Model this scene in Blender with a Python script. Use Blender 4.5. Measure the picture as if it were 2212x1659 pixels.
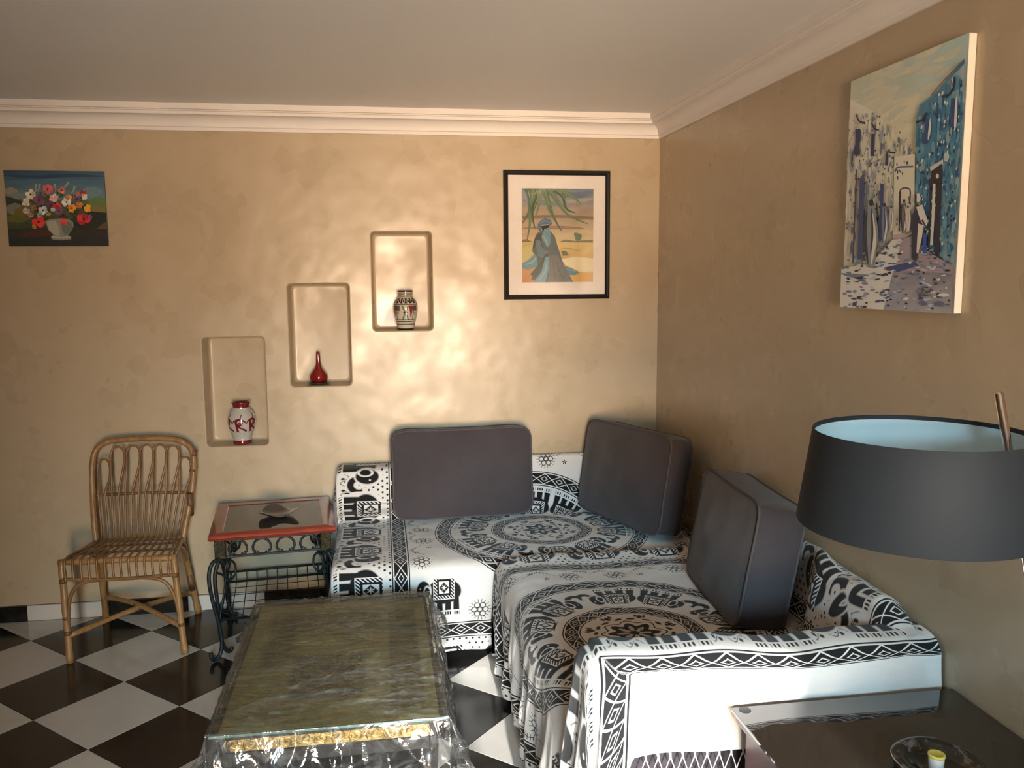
import bpy, math, random
import numpy as np
from mathutils import Vector, Matrix, noise
from mathutils.geometry import tessellate_polygon

for _o in list(bpy.data.objects):
    bpy.data.objects.remove(_o)
SC = bpy.context.scene
COL = SC.collection
PI = math.pi
random.seed(7)

# ------------------------------------------------------------------ camera
FPX, YAW, PITCH, ROLL = 1852.5, math.radians(-8.7845), math.radians(7.1261), math.radians(-0.4124)
CAM = Vector((-1.5579, -4.6755, 1.7794))
_r = Vector((math.cos(YAW), math.sin(YAW), 0))
_f = Vector((-math.sin(YAW) * math.cos(PITCH), math.cos(YAW) * math.cos(PITCH), -math.sin(PITCH)))
_u = _r.cross(_f)
_r2 = math.cos(ROLL) * _r + math.sin(ROLL) * _u
_u2 = -math.sin(ROLL) * _r + math.cos(ROLL) * _u
cd = bpy.data.cameras.new('camera')
cd.sensor_fit = 'HORIZONTAL'; cd.sensor_width = 36.0; cd.lens = FPX * 36.0 / 2212.0
cd.clip_start = 0.05; cd.clip_end = 100
cam = bpy.data.objects.new('camera', cd); COL.objects.link(cam)
M3 = Matrix((_r2, _u2, -_f)).transposed()
cam.matrix_world = Matrix.Translation(CAM) @ M3.to_4x4()
SC.camera = cam

# ------------------------------------------------------------------ view, world, daylight
SC.view_settings.view_transform = 'Standard'
SC.view_settings.look = 'None'
SC.view_settings.gamma = 1.0
SC.view_settings.use_curve_mapping = False
SC.view_settings.exposure = 0.10
W = bpy.data.worlds.new('sky'); SC.world = W; W.use_nodes = True
W.cycles.sampling_method = 'NONE'
_bg = W.node_tree.nodes['Background']
_bg.inputs[0].default_value = (0.55, 0.72, 1.0, 1); _bg.inputs[1].default_value = 1.6

def area(name, loc, target, sx, sy, watts, col, spread=180):
    l = bpy.data.lights.new(name, 'AREA'); l.shape = 'RECTANGLE'; l.size = sx; l.size_y = sy
    l.energy = watts; l.color = col; l.spread = math.radians(spread)
    o = bpy.data.objects.new(name, l); COL.objects.link(o)
    o.location = loc
    o.rotation_euler = (Vector(target) - Vector(loc)).to_track_quat('-Z', 'Y').to_euler()
    return o
REAR_Y = -6.2
WIN = (-1.95, -0.45, 0.06, 2.22)          # x0 x1 z0 z1 of the glazed door behind the camera
# low sun: a very distant narrow lamp, so that only its own beam is sampled
SUN_DIR = Vector((0.0, math.cos(math.radians(21.5)), -math.sin(math.radians(21.5))))
sun = bpy.data.lights.new('sun', 'SPOT'); sun.energy = 125000; sun.shadow_soft_size = .35; sun.color = (1.0, 0.97, 0.93)
sun.spot_size = math.radians(5.5); sun.spot_blend = 0.1
sun_o = bpy.data.objects.new('sun', sun); COL.objects.link(sun_o)
sun_o.location = Vector((-.86, -3.6, .55)) - SUN_DIR * 30.0
sun_o.rotation_euler = SUN_DIR.to_track_quat('-Z', 'Y').to_euler()
# daylight outside the glazed door: sunlit terrace (warm, low) and open sky (cool, higher up)
area('daylight_terrace', (-1.45, -11.0, 0.95), (-1.0, 0, 1.6), 2.6, 1.9, 1150, (1.0, 0.72, 0.48))
area('daylight_sky', (-1.40, -13.0, 3.55), (-1.0, 0, .6), 3.2, 2.0, 2000, (0.52, 0.83, 1.0))
SC.cycles.max_bounces = 5; SC.cycles.diffuse_bounces = 3; SC.cycles.glossy_bounces = 3; SC.cycles.transparent_max_bounces = 24
SC.cycles.sample_clamp_indirect = 4.0; SC.cycles.adaptive_threshold = .18

# ------------------------------------------------------------------ helpers
def lin(c):
    return tuple((x / 12.92 if x <= .04045 else ((x + .055) / 1.055) ** 2.4) for x in [v / 255. for v in c[:3]])
def hx(r, g, b, gain=1.0):
    return tuple(v * gain for v in lin((r, g, b)))

def obj(name, verts, faces, mat=None, parent=None, smooth=True, world=True, uv=None, cols=None):
    """one mesh object; verts in world space unless world=False (then parent space)"""
    me = bpy.data.meshes.new(name)
    vs = np.asarray(verts, dtype=float).reshape(-1, 3)
    if parent is not None and world:
        wm = parent.matrix_basis if parent.parent is None else parent.parent.matrix_basis @ parent.matrix_basis
        m = np.array(wm.inverted())
        vs = vs @ m[:3, :3].T + m[:3, 3]
    me.from_pydata(vs.tolist(), [], [tuple(int(i) for i in f) for f in faces])
    if uv is not None:
        ul = me.uv_layers.new(name='UVMap')
        li = np.zeros(len(me.loops), dtype=np.int32); me.loops.foreach_get('vertex_index', li)
        ul.data.foreach_set('uv', np.asarray(uv, dtype=np.float32)[li].ravel())
    if cols is not None:
        at = me.color_attributes.new('Col', 'FLOAT_COLOR', 'POINT')
        c4 = np.ones((len(vs), 4), dtype=np.float32); c4[:, :3] = cols
        at.data.foreach_set('color', c4.ravel())
    if mat is not None:
        me.materials.append(mat)
    if smooth:
        me.polygons.foreach_set('use_smooth', [True] * len(me.polygons))
    me.update()
    o = bpy.data.objects.new(name, me); COL.objects.link(o)
    if parent is not None:
        o.parent = parent
    return o

def thing(name, label, cat, loc=(0, 0, 0), rotz=0.0, group=None):
    o = bpy.data.objects.new(name, None); COL.objects.link(o)
    o.empty_display_size = .05
    o.matrix_basis = Matrix.Translation(Vector(loc)) @ Matrix.Rotation(rotz, 4, 'Z')
    return tag(o, label, cat, group)
def tag(o, label, cat, group=None):
    o['label'] = label; o['category'] = cat
    if group: o['group'] = group
    return o
def struct(o, label=None):
    o['kind'] = 'structure'
    if label: o['label'] = label
    return o

class MB:
    """collects shapes into one mesh"""
    def __init__(s): s.v = []; s.f = []
    def add(s, v, f):
        n = len(s.v); s.v += [tuple(p) for p in v]; s.f += [tuple(i + n for i in q) for q in f]; return s
    def box(s, lo, hi, M=None):
        x0, y0, z0 = lo; x1, y1, z1 = hi
        v = [(x0, y0, z0), (x1, y0, z0), (x1, y1, z0), (x0, y1, z0), (x0, y0, z1), (x1, y0, z1), (x1, y1, z1), (x0, y1, z1)]
        if M is not None: v = [tuple(M @ Vector(p)) for p in v]
        return s.add(v, [(0, 3, 2, 1), (4, 5, 6, 7), (0, 1, 5, 4), (1, 2, 6, 5), (2, 3, 7, 6), (3, 0, 4, 7)])
    def bbox(s, lo, hi, b=.004, M=None):
        """box with chamfered edges (b)"""
        x0, y0, z0 = lo; x1, y1, z1 = hi
        b = min(b, (x1 - x0) * .45, (y1 - y0) * .45, (z1 - z0) * .45)
        v = []; ix = {}
        for cx in (0, 1):
            for cy in (0, 1):
                for cz in (0, 1):
                    X = (x0, x1)[cx]; Y = (y0, y1)[cy]; Z = (z0, z1)[cz]
                    sx, sy, sz = (b if not cx else -b), (b if not cy else -b), (b if not cz else -b)
                    for k, p in enumerate(((X, Y + sy, Z + sz), (X + sx, Y, Z + sz), (X + sx, Y + sy, Z))):
                        ix[(cx, cy, cz, k)] = len(v); v.append(p)
        f = []
        def q(*a): f.append(tuple(ix[i] for i in a))
        for c in (0, 1):
            a = [(c, 0, 0, 0), (c, 1, 0, 0), (c, 1, 1, 0), (c, 0, 1, 0)]; q(*(a if c else a[::-1]))
            a = [(0, c, 0, 1), (1, c, 0, 1), (1, c, 1, 1), (0, c, 1, 1)]; q(*(a if not c else a[::-1]))
            a = [(0, 0, c, 2), (1, 0, c, 2), (1, 1, c, 2), (0, 1, c, 2)]; q(*(a if c else a[::-1]))
        for i in (0, 1):
            for j in (0, 1):
                fl = (i + j) % 2
                a = [(0, i, j, 1), (1, i, j, 1), (1, i, j, 2), (0, i, j, 2)]; q(*(a if not fl else a[::-1]))
                a = [(i, 0, j, 0), (i, 1, j, 0), (i, 1, j, 2), (i, 0, j, 2)]; q(*(a if fl else a[::-1]))
                a = [(i, j, 0, 0), (i, j, 1, 0), (i, j, 1, 1), (i, j, 0, 1)]; q(*(a if not fl else a[::-1]))
                for k in (0, 1):
                    a = [(i, j, k, 0), (i, j, k, 1), (i, j, k, 2)]; q(*(a if (i + j + k) % 2 else a[::-1]))
        if M is not None: v = [tuple(M @ Vector(p)) for p in v]
        return s.add(v, f)
    def tube(s, pts, r, n=8, res=0, closed=False, M=None):
        P = [Vector(p) for p in pts]
        R = list(r) if hasattr(r, '__len__') else [r] * len(P)
        if res:
            Q = []; RR = []; m = len(P); segs = m if closed else m - 1
            for i in range(segs):
                if closed: a, b, c, d = P[i - 1], P[i], P[(i + 1) % m], P[(i + 2) % m]
                else: a, b, c, d = P[max(i - 1, 0)], P[i], P[i + 1], P[min(i + 2, m - 1)]
                for k in range(res):
                    t = k / res
                    Q.append(.5 * ((2 * b) + (c - a) * t + (2 * a - 5 * b + 4 * c - d) * t * t + (3 * b - a - 3 * c + d) * t ** 3))
                    RR.append(R[i] * (1 - t) + R[(i + 1) % m] * t)
            if not closed: Q.append(P[-1]); RR.append(R[-1])
            P, R = Q, RR
        m = len(P)
        T = []
        for i in range(m):
            if closed: t = P[(i + 1) % m] - P[i - 1]
            else: t = P[min(i + 1, m - 1)] - P[max(i - 1, 0)]
            T.append(t.normalized() if t.length > 1e-9 else Vector((0, 0, 1)))
        nrm = T[0].orthogonal().normalized()
        v = []; f = []
        for i in range(m):
            nrm = (nrm - T[i] * nrm.dot(T[i]))
            nrm = nrm.normalized() if nrm.length > 1e-6 else T[i].orthogonal().normalized()
            b = T[i].cross(nrm)
            for k in range(n):
                a = 2 * PI * k / n
                v.append(P[i] + (nrm * math.cos(a) + b * math.sin(a)) * R[i])
        for i in range(m if closed else m - 1):
            j = (i + 1) % m
            for k in range(n):
                f.append((i * n + k, i * n + (k + 1) % n, j * n + (k + 1) % n, j * n + k))
        if not closed:
            f.append(tuple(range(n))[::-1]); f.append(tuple((m - 1) * n + k for k in range(n)))
        if M is not None: v = [M @ Vector(p) for p in v]
        return s.add(v, f)
    def lathe(s, prof, c=(0, 0, 0), n=40, mod=None):
        v = []; f = []; m = len(prof)
        for (r, z) in prof:
            for k in range(n):
                a = 2 * PI * k / n
                rr, zz = (r, z) if mod is None else mod(r, z, a)
                v.append((c[0] + rr * math.cos(a), c[1] + rr * math.sin(a), c[2] + zz))
        for i in range(m - 1):
            for k in range(n):
                f.append((i * n + k, i * n + (k + 1) % n, (i + 1) * n + (k + 1) % n, (i + 1) * n + k))
        f.append(tuple(range(n))[::-1]); f.append(tuple((m - 1) * n + k for k in range(n)))
        return s.add(v, f)
    def build(s, name, mat, parent=None, smooth=True, world=True):
        return obj(name, s.v, s.f, mat, parent, smooth, world)

def smooth_by_angle(o, deg=35):
    me = o.data
    me.set_sharp_from_angle(angle=math.radians(deg))
    return o

def curve_pts(pts, res=8):
    P = [Vector(p) for p in pts]; Q = []
    for i in range(len(P) - 1):
        a, b, c, d = P[max(i - 1, 0)], P[i], P[i + 1], P[min(i + 2, len(P) - 1)]
        for k in range(res):
            t = k / res
            Q.append(.5 * ((2 * b) + (c - a) * t + (2 * a - 5 * b + 4 * c - d) * t * t + (3 * b - a - 3 * c + d) * t ** 3))
    Q.append(P[-1]); return Q

# ------------------------------------------------------------------ node expressions
class E:
    """arithmetic on shader sockets"""
    nt = None
    def __init__(s, v): s.v = v
    def __add__(a, b): return mth('ADD', a, b)
    __radd__ = lambda a, b: mth('ADD', b, a)
    def __sub__(a, b): return mth('SUBTRACT', a, b)
    def __rsub__(a, b): return mth('SUBTRACT', b, a)
    def __mul__(a, b): return mth('MULTIPLY', a, b)
    __rmul__ = lambda a, b: mth('MULTIPLY', b, a)
    def __truediv__(a, b): return mth('DIVIDE', a, b)
    def __rtruediv__(a, b): return mth('DIVIDE', b, a)
    def __neg__(a): return mth('MULTIPLY', a, -1.0)
def mth(op, a, b=None, clamp=False):
    n = E.nt.nodes.new('ShaderNodeMath'); n.operation = op; n.use_clamp = clamp
    for i, x in enumerate((a, b)):
        if x is None: continue
        if isinstance(x, E): E.nt.links.new(x.v, n.inputs[i])
        elif isinstance(x, bpy.types.NodeSocket): E.nt.links.new(x, n.inputs[i])
        else: n.inputs[i].default_value = float(x)
    return E(n.outputs[0])
def eabs(a): return mth('ABSOLUTE', a)
def emin(a, *b):
    for x in b: a = mth('MINIMUM', a, x)
    return a
def emax(a, *b):
    for x in b: a = mth('MAXIMUM', a, x)
    return a
def esqrt(a): return mth('SQRT', a)
def ecos(a): return mth('COSINE', a)
def esin(a): return mth('SINE', a)
def efract(a): return mth('FRACT', a)
def gt(a, b): return mth('GREATER_THAN', a, b)
def lt(a, b): return mth('LESS_THAN', a, b)
def atan2(a, b): return mth('ARCTAN2', a, b)
def hyp(a, b): return esqrt(a * a + b * b)
def sel(m, a, b): return (a - b) * m + b if isinstance(a, E) else (b + (a - b) * m if not isinstance(b, E) else (a - b) * m + b)
def fill(d, w): return mth('ADD', mth('DIVIDE', d, -float(w)), 0.5, True)
def ell(x, y, a, b): return (hyp(x / a, y / b) - 1.0) * min(a, b)
def ebox(x, y, a, b): return emax(eabs(x) - a, eabs(y) - b)
def cmix(fac, a, b):
    n = E.nt.nodes.new('ShaderNodeMix'); n.data_type = 'RGBA'
    if isinstance(fac, E): E.nt.links.new(fac.v, n.inputs[0])
    else: n.inputs[0].default_value = fac
    for i, x in ((6, a), (7, b)):
        if isinstance(x, (tuple, list)): n.inputs[i].default_value = (*x[:3], 1)
        else: E.nt.links.new(x, n.inputs[i])
    return n.outputs[2]
def sepxyz(sock):
    n = E.nt.nodes.new('ShaderNodeSeparateXYZ'); E.nt.links.new(sock, n.inputs[0]); return E(n.outputs[0]), E(n.outputs[1]), E(n.outputs[2])
def coord(kind='Object'):
    n = E.nt.nodes.new('ShaderNodeTexCoord'); return n.outputs[kind]
def worldpos():
    n = E.nt.nodes.new('ShaderNodeNewGeometry'); return n.outputs['Position']
def noise_tex(vec, scale, detail=4, rough=.55, dist=0.0, out='Fac', sc3=None):
    if sc3:
        m = E.nt.nodes.new('ShaderNodeMapping'); E.nt.links.new(vec, m.inputs[0]); m.inputs['Scale'].default_value = sc3; vec = m.outputs[0]
    n = E.nt.nodes.new('ShaderNodeTexNoise'); E.nt.links.new(vec, n.inputs['Vector'])
    n.inputs['Scale'].default_value = scale; n.inputs['Detail'].default_value = detail
    n.inputs['Roughness'].default_value = rough; n.inputs['Distortion'].default_value = dist
    return n.outputs[0] if out == 'Fac' else n.outputs[1]
def ramp(sock, stops):
    n = E.nt.nodes.new('ShaderNodeValToRGB'); E.nt.links.new(sock, n.inputs[0])
    e = n.color_ramp.elements
    while len(e) < len(stops): e.new(.5)
    for el, (p, c) in zip(e, stops): el.position = p; el.color = (*c[:3], 1)
    return n.outputs[0]
def bump(h, strength=.2, dist=.01):
    n = E.nt.nodes.new('ShaderNodeBump'); E.nt.links.new(h.v if isinstance(h, E) else h, n.inputs['Height'])
    n.inputs['Strength'].default_value = strength; n.inputs['Distance'].default_value = dist
    return n.outputs[0]

def mat(name, color=(.8, .8, .8), rough=.5, metal=0., spec=.5, ior=None, fn=None, coat=0.):
    """principled material; fn(bsdf, link) may wire procedural nodes in"""
    m = bpy.data.materials.new(name); m.use_nodes = True
    E.nt = m.node_tree
    b = m.node_tree.nodes['Principled BSDF']
    b.inputs['Base Color'].default_value = (*color[:3], 1)
    b.inputs['Roughness'].default_value = rough; b.inputs['Metallic'].default_value = metal
    b.inputs['Specular IOR Level'].default_value = spec
    if ior: b.inputs['IOR'].default_value = ior
    if coat: b.inputs['Coat Weight'].default_value = coat
    if fn:
        def link(sock, name):
            m.node_tree.links.new(sock.v if isinstance(sock, E) else sock, b.inputs[name])
        fn(b, link)
    return m
def noisy(name, c1, c2, scale, rough=.5, metal=0., spec=.5, detail=4, sc3=None, bmp=0., bscale=None, lo=.35, hi=.65, coat=0., bdist=.004):
    def fn(b, link):
        o = coord('Object')
        f = noise_tex(o, scale, detail, sc3=sc3)
        link(ramp(f, [(lo, c1), (hi, c2)]), 'Base Color')
        if bmp: link(bump(noise_tex(o, bscale or scale * 3, 4, sc3=sc3), bmp, bdist), 'Normal')
    return mat(name, c1, rough, metal, spec, fn=fn, coat=coat)
def glassy(name, tint=(1, 1, 1), gloss=.1, rough=.03, edge=.6, bumpfn=None, haze=0., hazefn=None):
    """thin clear sheet: transparent plus mirror reflection that grows at grazing angles"""
    m = bpy.data.materials.new(name); m.use_nodes = True; nt = m.node_tree; E.nt = nt
    nt.nodes.remove(nt.nodes['Principled BSDF'])
    t = nt.nodes.new('ShaderNodeBsdfTransparent'); t.inputs[0].default_value = (*tint, 1)
    g = nt.nodes.new('ShaderNodeBsdfGlossy'); g.inputs['Roughness'].default_value = rough
    lw = nt.nodes.new('ShaderNodeFresnel'); lw.inputs[0].default_value = 1.5
    if bumpfn:
        bn = bumpfn(); nt.links.new(bn, g.inputs['Normal']); nt.links.new(bn, lw.inputs['Normal'])
    fac = mth('ADD', mth('MULTIPLY', E(lw.outputs[0]), edge), gloss, True)
    mx = nt.nodes.new('ShaderNodeMixShader'); nt.links.new(fac.v, mx.inputs[0])
    clear = t.outputs[0]
    if haze or hazefn:
        d = nt.nodes.new('ShaderNodeBsdfDiffuse'); d.inputs[0].default_value = (.85, .85, .84, 1)
        mh = nt.nodes.new('ShaderNodeMixShader'); mh.inputs[0].default_value = haze
        if hazefn: nt.links.new(hazefn().v, mh.inputs[0])
        nt.links.new(t.outputs[0], mh.inputs[1]); nt.links.new(d.outputs[0], mh.inputs[2]); clear = mh.outputs[0]
    nt.links.new(clear, mx.inputs[1]); nt.links.new(g.outputs[0], mx.inputs[2])
    nt.links.new(mx.outputs[0], nt.nodes['Material Output'].inputs[0])
    return m

# ================================================================== SETTING
XL, ZT, ZC = -5.4, 2.648, 2.526       # left wall, ceiling height, underside of cornice

def _plaster(b, link):
    p = worldpos()
    n1 = noise_tex(p, 4.0, 2, .65)
    n2 = noise_tex(p, 14.0, 2, .6)
    f = E(n1) * .55 + E(n2) * .45
    link(ramp(f.v, [(.25, (.474, .372, .248)), (.50, (.50, .395, .267)), (.75, (.526, .418, .286))]), 'Base Color')
    link(E(n1) * .45 + .08, 'Roughness')
    link(bump(noise_tex(p, 6.0, 1, .6), .20, .02), 'Normal')
M_PLASTER = mat('tadelakt_plaster', (.55, .42, .28), .35, spec=.5, fn=_plaster)
M_CEIL = noisy('ceiling_paint', (.87, .865, .86), (.89, .885, .88), 1.5, rough=.55, spec=.3)
M_CORN = noisy('cornice_paint', (.84, .79, .755), (.87, .82, .785), 3, rough=.5, spec=.3)
M_GROUT = noisy('grout', (.06, .05, .04), (.10, .085, .07), 30, rough=.8)
def _marb(c1, c2, c3, lo, hi):
    def fn(b, link):
        p = worldpos()
        n = noise_tex(p, 3.0, 8, .65, 1.4)
        link(ramp(n, [(lo, c1), (.5, c2), (hi, c3)]), 'Base Color')
        link(E(noise_tex(p, 9, 3)) * .12 + .10, 'Roughness')
    return fn
M_BLACK = mat('black_tile', (.012, .011, .010), .15, spec=.5, fn=_marb((.009, .008, .007), (.013, .012, .011), (.03, .028, .027), .3, .8))
M_WHITE = mat('white_tile', (.6, .57, .52), .2, spec=.5, fn=_marb((.54, .50, .45), (.62, .585, .53), (.66, .62, .57), .25, .8))

# --- back wall with three rounded niches
def rrect(x0, x1, z0, z1, r, n=6):
    P = []
    for cx, cz, a0 in ((x1 - r, z0 + r, -PI / 2), (x1 - r, z1 - r, 0), (x0 + r, z1 - r, PI / 2), (x0 + r, z0 + r, PI)):
        for k in range(n + 1):
            a = a0 + PI / 2 * k / n
            P.append((cx + r * math.cos(a), cz + r * math.sin(a)))
    return P
NICHES = [(-2.476, -2.160, .893, 1.474), (-2.030, -1.711, 1.204, 1.750), (-1.588, -1.268, 1.494, 2.022)]
def back_wall():
    out = [(XL - .3, -.02), (0.25, -.02), (0.25, ZT + .05), (XL - .3, ZT + .05)]
    loops = [[Vector((x, 0, z)) for x, z in out]]
    lips = []
    for (x0, x1, z0, z1) in NICHES:
        lp = rrect(x0 - .006, x1 + .006, z0 - .006, z1 + .006, .026)
        lips.append((x0, x1, z0, z1, lp)); loops.append([Vector((x, 0, z)) for x, z in lp][::-1])
    v = [p for l in loops for p in l]
    tri = tessellate_polygon(loops)
    f = []
    for t in tri:
        a, b, c = [v[i] for i in t]
        f.append(t if (b - a).cross(c - a).y < 0 else (t[0], t[2], t[1]))
    mb = MB(); mb.add(v, f)
    for (x0, x1, z0, z1, lp) in lips:
        rings = [(0.006, 0.0, .026)]
        for k in range(1, 5):
            a = PI / 2 * k / 4
            rings.append((.006 * (1 - math.sin(a)), .006 * (1 - math.cos(a)), .022))
        rings += [(-.002, .07, .022), (-.003, .135, .022), (-.006, .146, .024), (-.012, .151, .026), (-.020, .152, .028)]
        V = []
        for (e, y, r) in rings:
            V += [(x, y, z) for x, z in rrect(x0 - e, x1 + e, z0 - e, z1 + e, r)]
        n = len(lp); F = []
        for i in range(len(rings) - 1):
            for k in range(n):
                F.append((i * n + k, i * n + (k + 1) % n, (i + 1) * n + (k + 1) % n, (i + 1) * n + k))
        F.append(tuple((len(rings) - 1) * n + k for k in range(n)))
        mb.add(V, F)
    # solid body behind
    mb.add([(XL - .3, .30, -.02), (0.25, .30, -.02), (0.25, .30, ZT + .05), (XL - .3, .30, ZT + .05)], [(3, 2, 1, 0)])
    o = mb.build('wall_back', M_PLASTER)
    smooth_by_angle(o, 50)
    return o
struct(back_wall(), 'polished tan plaster wall with three niches')
struct(MB().box((0, REAR_Y - .3, -.02), (.25, 0, ZT + .05)).build('wall_right', M_PLASTER, smooth=False), 'polished tan plaster wall on the right')
struct(MB().box((XL - .3, REAR_Y - .3, -.02), (XL, 0, ZT + .05)).build('wall_left', M_PLASTER, smooth=False))
wx0, wx1, wz0, wz1 = WIN
mb = MB()
mb.box((XL, REAR_Y - .3, -.02), (wx0, REAR_Y, ZT + .05)); mb.box((wx1, REAR_Y - .3, -.02), (0, REAR_Y, ZT + .05))
mb.box((wx0, REAR_Y - .3, wz1), (wx1, REAR_Y, ZT + .05)); mb.box((wx0, REAR_Y - .3, -.02), (wx1, REAR_Y, wz0))
M_REAR = noisy('white_wall_paint', (.76, .76, .75), (.80, .80, .79), 3, rough=.6)
struct(mb.build('wall_rear', M_REAR, smooth=False))
struct(MB().box((XL - .3, REAR_Y - .3, ZT), (.25, .25, ZT + .2)).build('ceiling', M_CEIL, smooth=False), 'plain off-white painted ceiling')
M_FRAMEWOOD = noisy('window_frame_paint', (.5, .5, .48), (.56, .56, .53), 8, rough=.45)
mb = MB()
for x in (wx0 + .03, (wx0 + wx1) / 2, wx1 - .03): mb.bbox((x - .03, REAR_Y - .16, wz0), (x + .03, REAR_Y - .10, wz1), .006)
for z in (wz0 + .03, 1.15, wz1 - .03): mb.bbox((wx0, REAR_Y - .155, z - .028), (wx1, REAR_Y - .105, z + .028), .006)
struct(mb.build('window_1', M_FRAMEWOOD, smooth=False))
# courtyard outside the glazed door
M_COURT = noisy('courtyard_tan', (.45, .30, .2), (.55, .38, .26), 2, rough=.8)
struct(MB().box((-8, -14, -.32), (8, REAR_Y - .3, -.12)).build('floor_courtyard', M_COURT, smooth=False))
# two tall unseen blocks added to cut the low sun to one gap
GAP = (-1.075, -0.67)
struct(MB().box((-12, -24, -.3), (GAP[0], -20, 14)).build('sun_blocker_left', M_COURT, smooth=False))
struct(MB().box((GAP[1], -24, -.3), (12, -20, 14)).build('sun_blocker_right', M_COURT, smooth=False))

# unseen low block added beside the camera: keeps terrace light off the armrest front
struct(MB().box((-.66, -4.95, -.02), (0, -4.65, 1.16)).build('light_blocker_low', M_REAR, smooth=False))

# --- cornice: same plaster profile on both walls, mitred in the corner
PROF = [(0, ZC), (.010, ZC), (.010, ZC + .016), (.014, ZC + .018)]
for k in range(9):
    a = PI / 2 * k / 8
    PROF.append((.016 + .046 * (1 - math.cos(a)), ZC + .020 + .050 * math.sin(a)))
PROF += [(.066, ZC + .071), (.066, ZC + .085), (.073, ZC + .088), (.073, ZC + .092), (.083, ZC + .094), (.083, ZT + .001), (0, ZT + .001)]
def sweep(name, fa, fb):
    v = [fa(d, z) for d, z in PROF] + [fb(d, z) for d, z in PROF]
    n = len(PROF)
    f = [(k, (k + 1) % n, n + (k + 1) % n, n + k) for k in range(n)]
    o = obj(name, v, f, M_CORN, smooth=True); smooth_by_angle(o, 30); return o
c1 = struct(sweep('trim_1', lambda d, z: (XL, -d, z), lambda d, z: (-d, -d, z)), 'white plaster cornice along the niche wall')
c2 = struct(sweep('trim_2', lambda d, z: (-d, -d, z), lambda d, z: (-d, REAR_Y, z)), 'white plaster cornice along the right wall')

# --- floor: slab with single tiles laid diagonally
floor = struct(MB().box((XL - .3, REAR_Y - .3, -.12), (.25, .05, -.006)).build('floor', M_GROUT, smooth=False), 'floor of black and white tiles laid diagonally')
TA, TS = math.radians(42.66), .40
TO = Vector((-3.3097, -.2782)); AX = Vector((math.cos(TA), -math.sin(TA))); BX = Vector((math.sin(TA), math.cos(TA)))
def clip(poly, rect):
    x0, x1, y0, y1 = rect
    for ax, s, lim in ((0, 1, x0), (0, -1, x1), (1, 1, y0), (1, -1, y1)):
        o = []
        for i in range(len(poly)):
            p, q = poly[i - 1], poly[i]
            ip, iq = s * (p[ax] - lim) >= 0, s * (q[ax] - lim) >= 0
            if ip != iq:
                t = (lim - p[ax]) / (q[ax] - p[ax]); o.append((p[0] + t * (q[0] - p[0]), p[1] + t * (q[1] - p[1])))
            if iq: o.append(q)
        poly = o
        if len(poly) < 3: return []
    return poly
def tile_mesh(poly):
    c = Vector((sum(p[0] for p in poly) / len(poly), sum(p[1] for p in poly) / len(poly)))
    n = len(poly); v = []; f = []
    for e, z in ((0, -.0058), (0, -.0008), (.0012, 0.0)):
        for p in poly:
            d = (c - Vector(p)).normalized(); v.append((p[0] + d.x * e, p[1] + d.y * e, z))
    for l in (0, 1):
        for k in range(n): f.append((l * n + k, l * n + (k + 1) % n, (l + 1) * n + (k + 1) % n, (l + 1) * n + k))
    f.append(tuple(2 * n + k for k in range(n)))
    return v, f
shared = {}
for a in range(-6, 18):
    for b in range(-18, 12):
        c = TO + AX * (a + .5) * TS + BX * (b + .5) * TS
        if not (-4.4 < c.x < .3 and -5.0 < c.y < .3): continue
        h = TS / 2 - .0009
        loc = [AX * sx * h + BX * sy * h for sx, sy in ((-1, -1), (1, -1), (1, 1), (-1, 1))]
        full = [(c.x + p.x, c.y + p.y) for p in loc]
        poly = clip(full, (-4.4 + .001, -.001, REAR_Y + .001, -.0165))
        if len(poly) < 3: continue
        white = (a + b) % 2 != 0
        m = M_WHITE if white else M_BLACK
        if len(poly) == 4 and max(abs(poly[i][0] - q[0]) + abs(poly[i][1] - q[1]) for i, q in enumerate(full)) < 1e-6:
            if white not in shared:
                v, f = tile_mesh([(p.x, p.y) for p in loc]); o = obj('tile', v, f, m, floor, smooth=False, world=False); shared[white] = o.data
            else:
                o = bpy.data.objects.new('tile', shared[white]); COL.objects.link(o); o.parent = floor
            o.location = (c.x, c.y, 0)
        else:
            v, f = tile_mesh([(p[0] - c.x, p[1] - c.y) for p in poly]); o = obj('tile', v, f, m, floor, smooth=False, world=False); o.location = (c.x, c.y, 0)
# strips of floor out of sight behind the camera
struct(MB().box((XL, REAR_Y, -.006), (0, -5.3, -.001)).box((XL, -5.3, -.006), (-4.7, -.016, -.001)).build('floor_behind', M_WHITE, smooth=False))

# --- skirting of alternating black and white pieces
bb = struct(MB().box((XL, -.0045, 0), (-.001, -.0003, .084)).build('baseboard_back', M_GROUT, smooth=False), 'skirting of alternating black and white tiles')
bx = [-4.64, -4.233, -3.828, -3.423, -3.017, -2.614, -2.213, -1.81, -1.405, -1.0, -.6, -.2, -.016]
for i in range(len(bx) - 1):
    m = M_BLACK if i % 2 == 0 else M_WHITE
    if i == 0: m = M_BLACK
    # black ends at -3.423
    m = M_BLACK if i in (2, 4, 6, 8, 10, 0) else M_WHITE
    MB().bbox((bx[i] + .001, -.015, .0005), (bx[i + 1] - .001, -.0045, .083), .0015).build('skirting_tile', m, bb, smooth=False)
bb2 = struct(MB().box((-.0045, -5.0, 0), (-.0003, -.016, .084)).build('baseboard_right', M_GROUT, smooth=False))
for i in range(12):
    MB().bbox((-.015, -.016 - .405 * (i + 1) + .002, .0005), (-.0045, -.016 - .405 * i, .083), .0015).build('skirting_tile', M_BLACK if i % 2 else M_WHITE, bb2, smooth=False)

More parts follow.
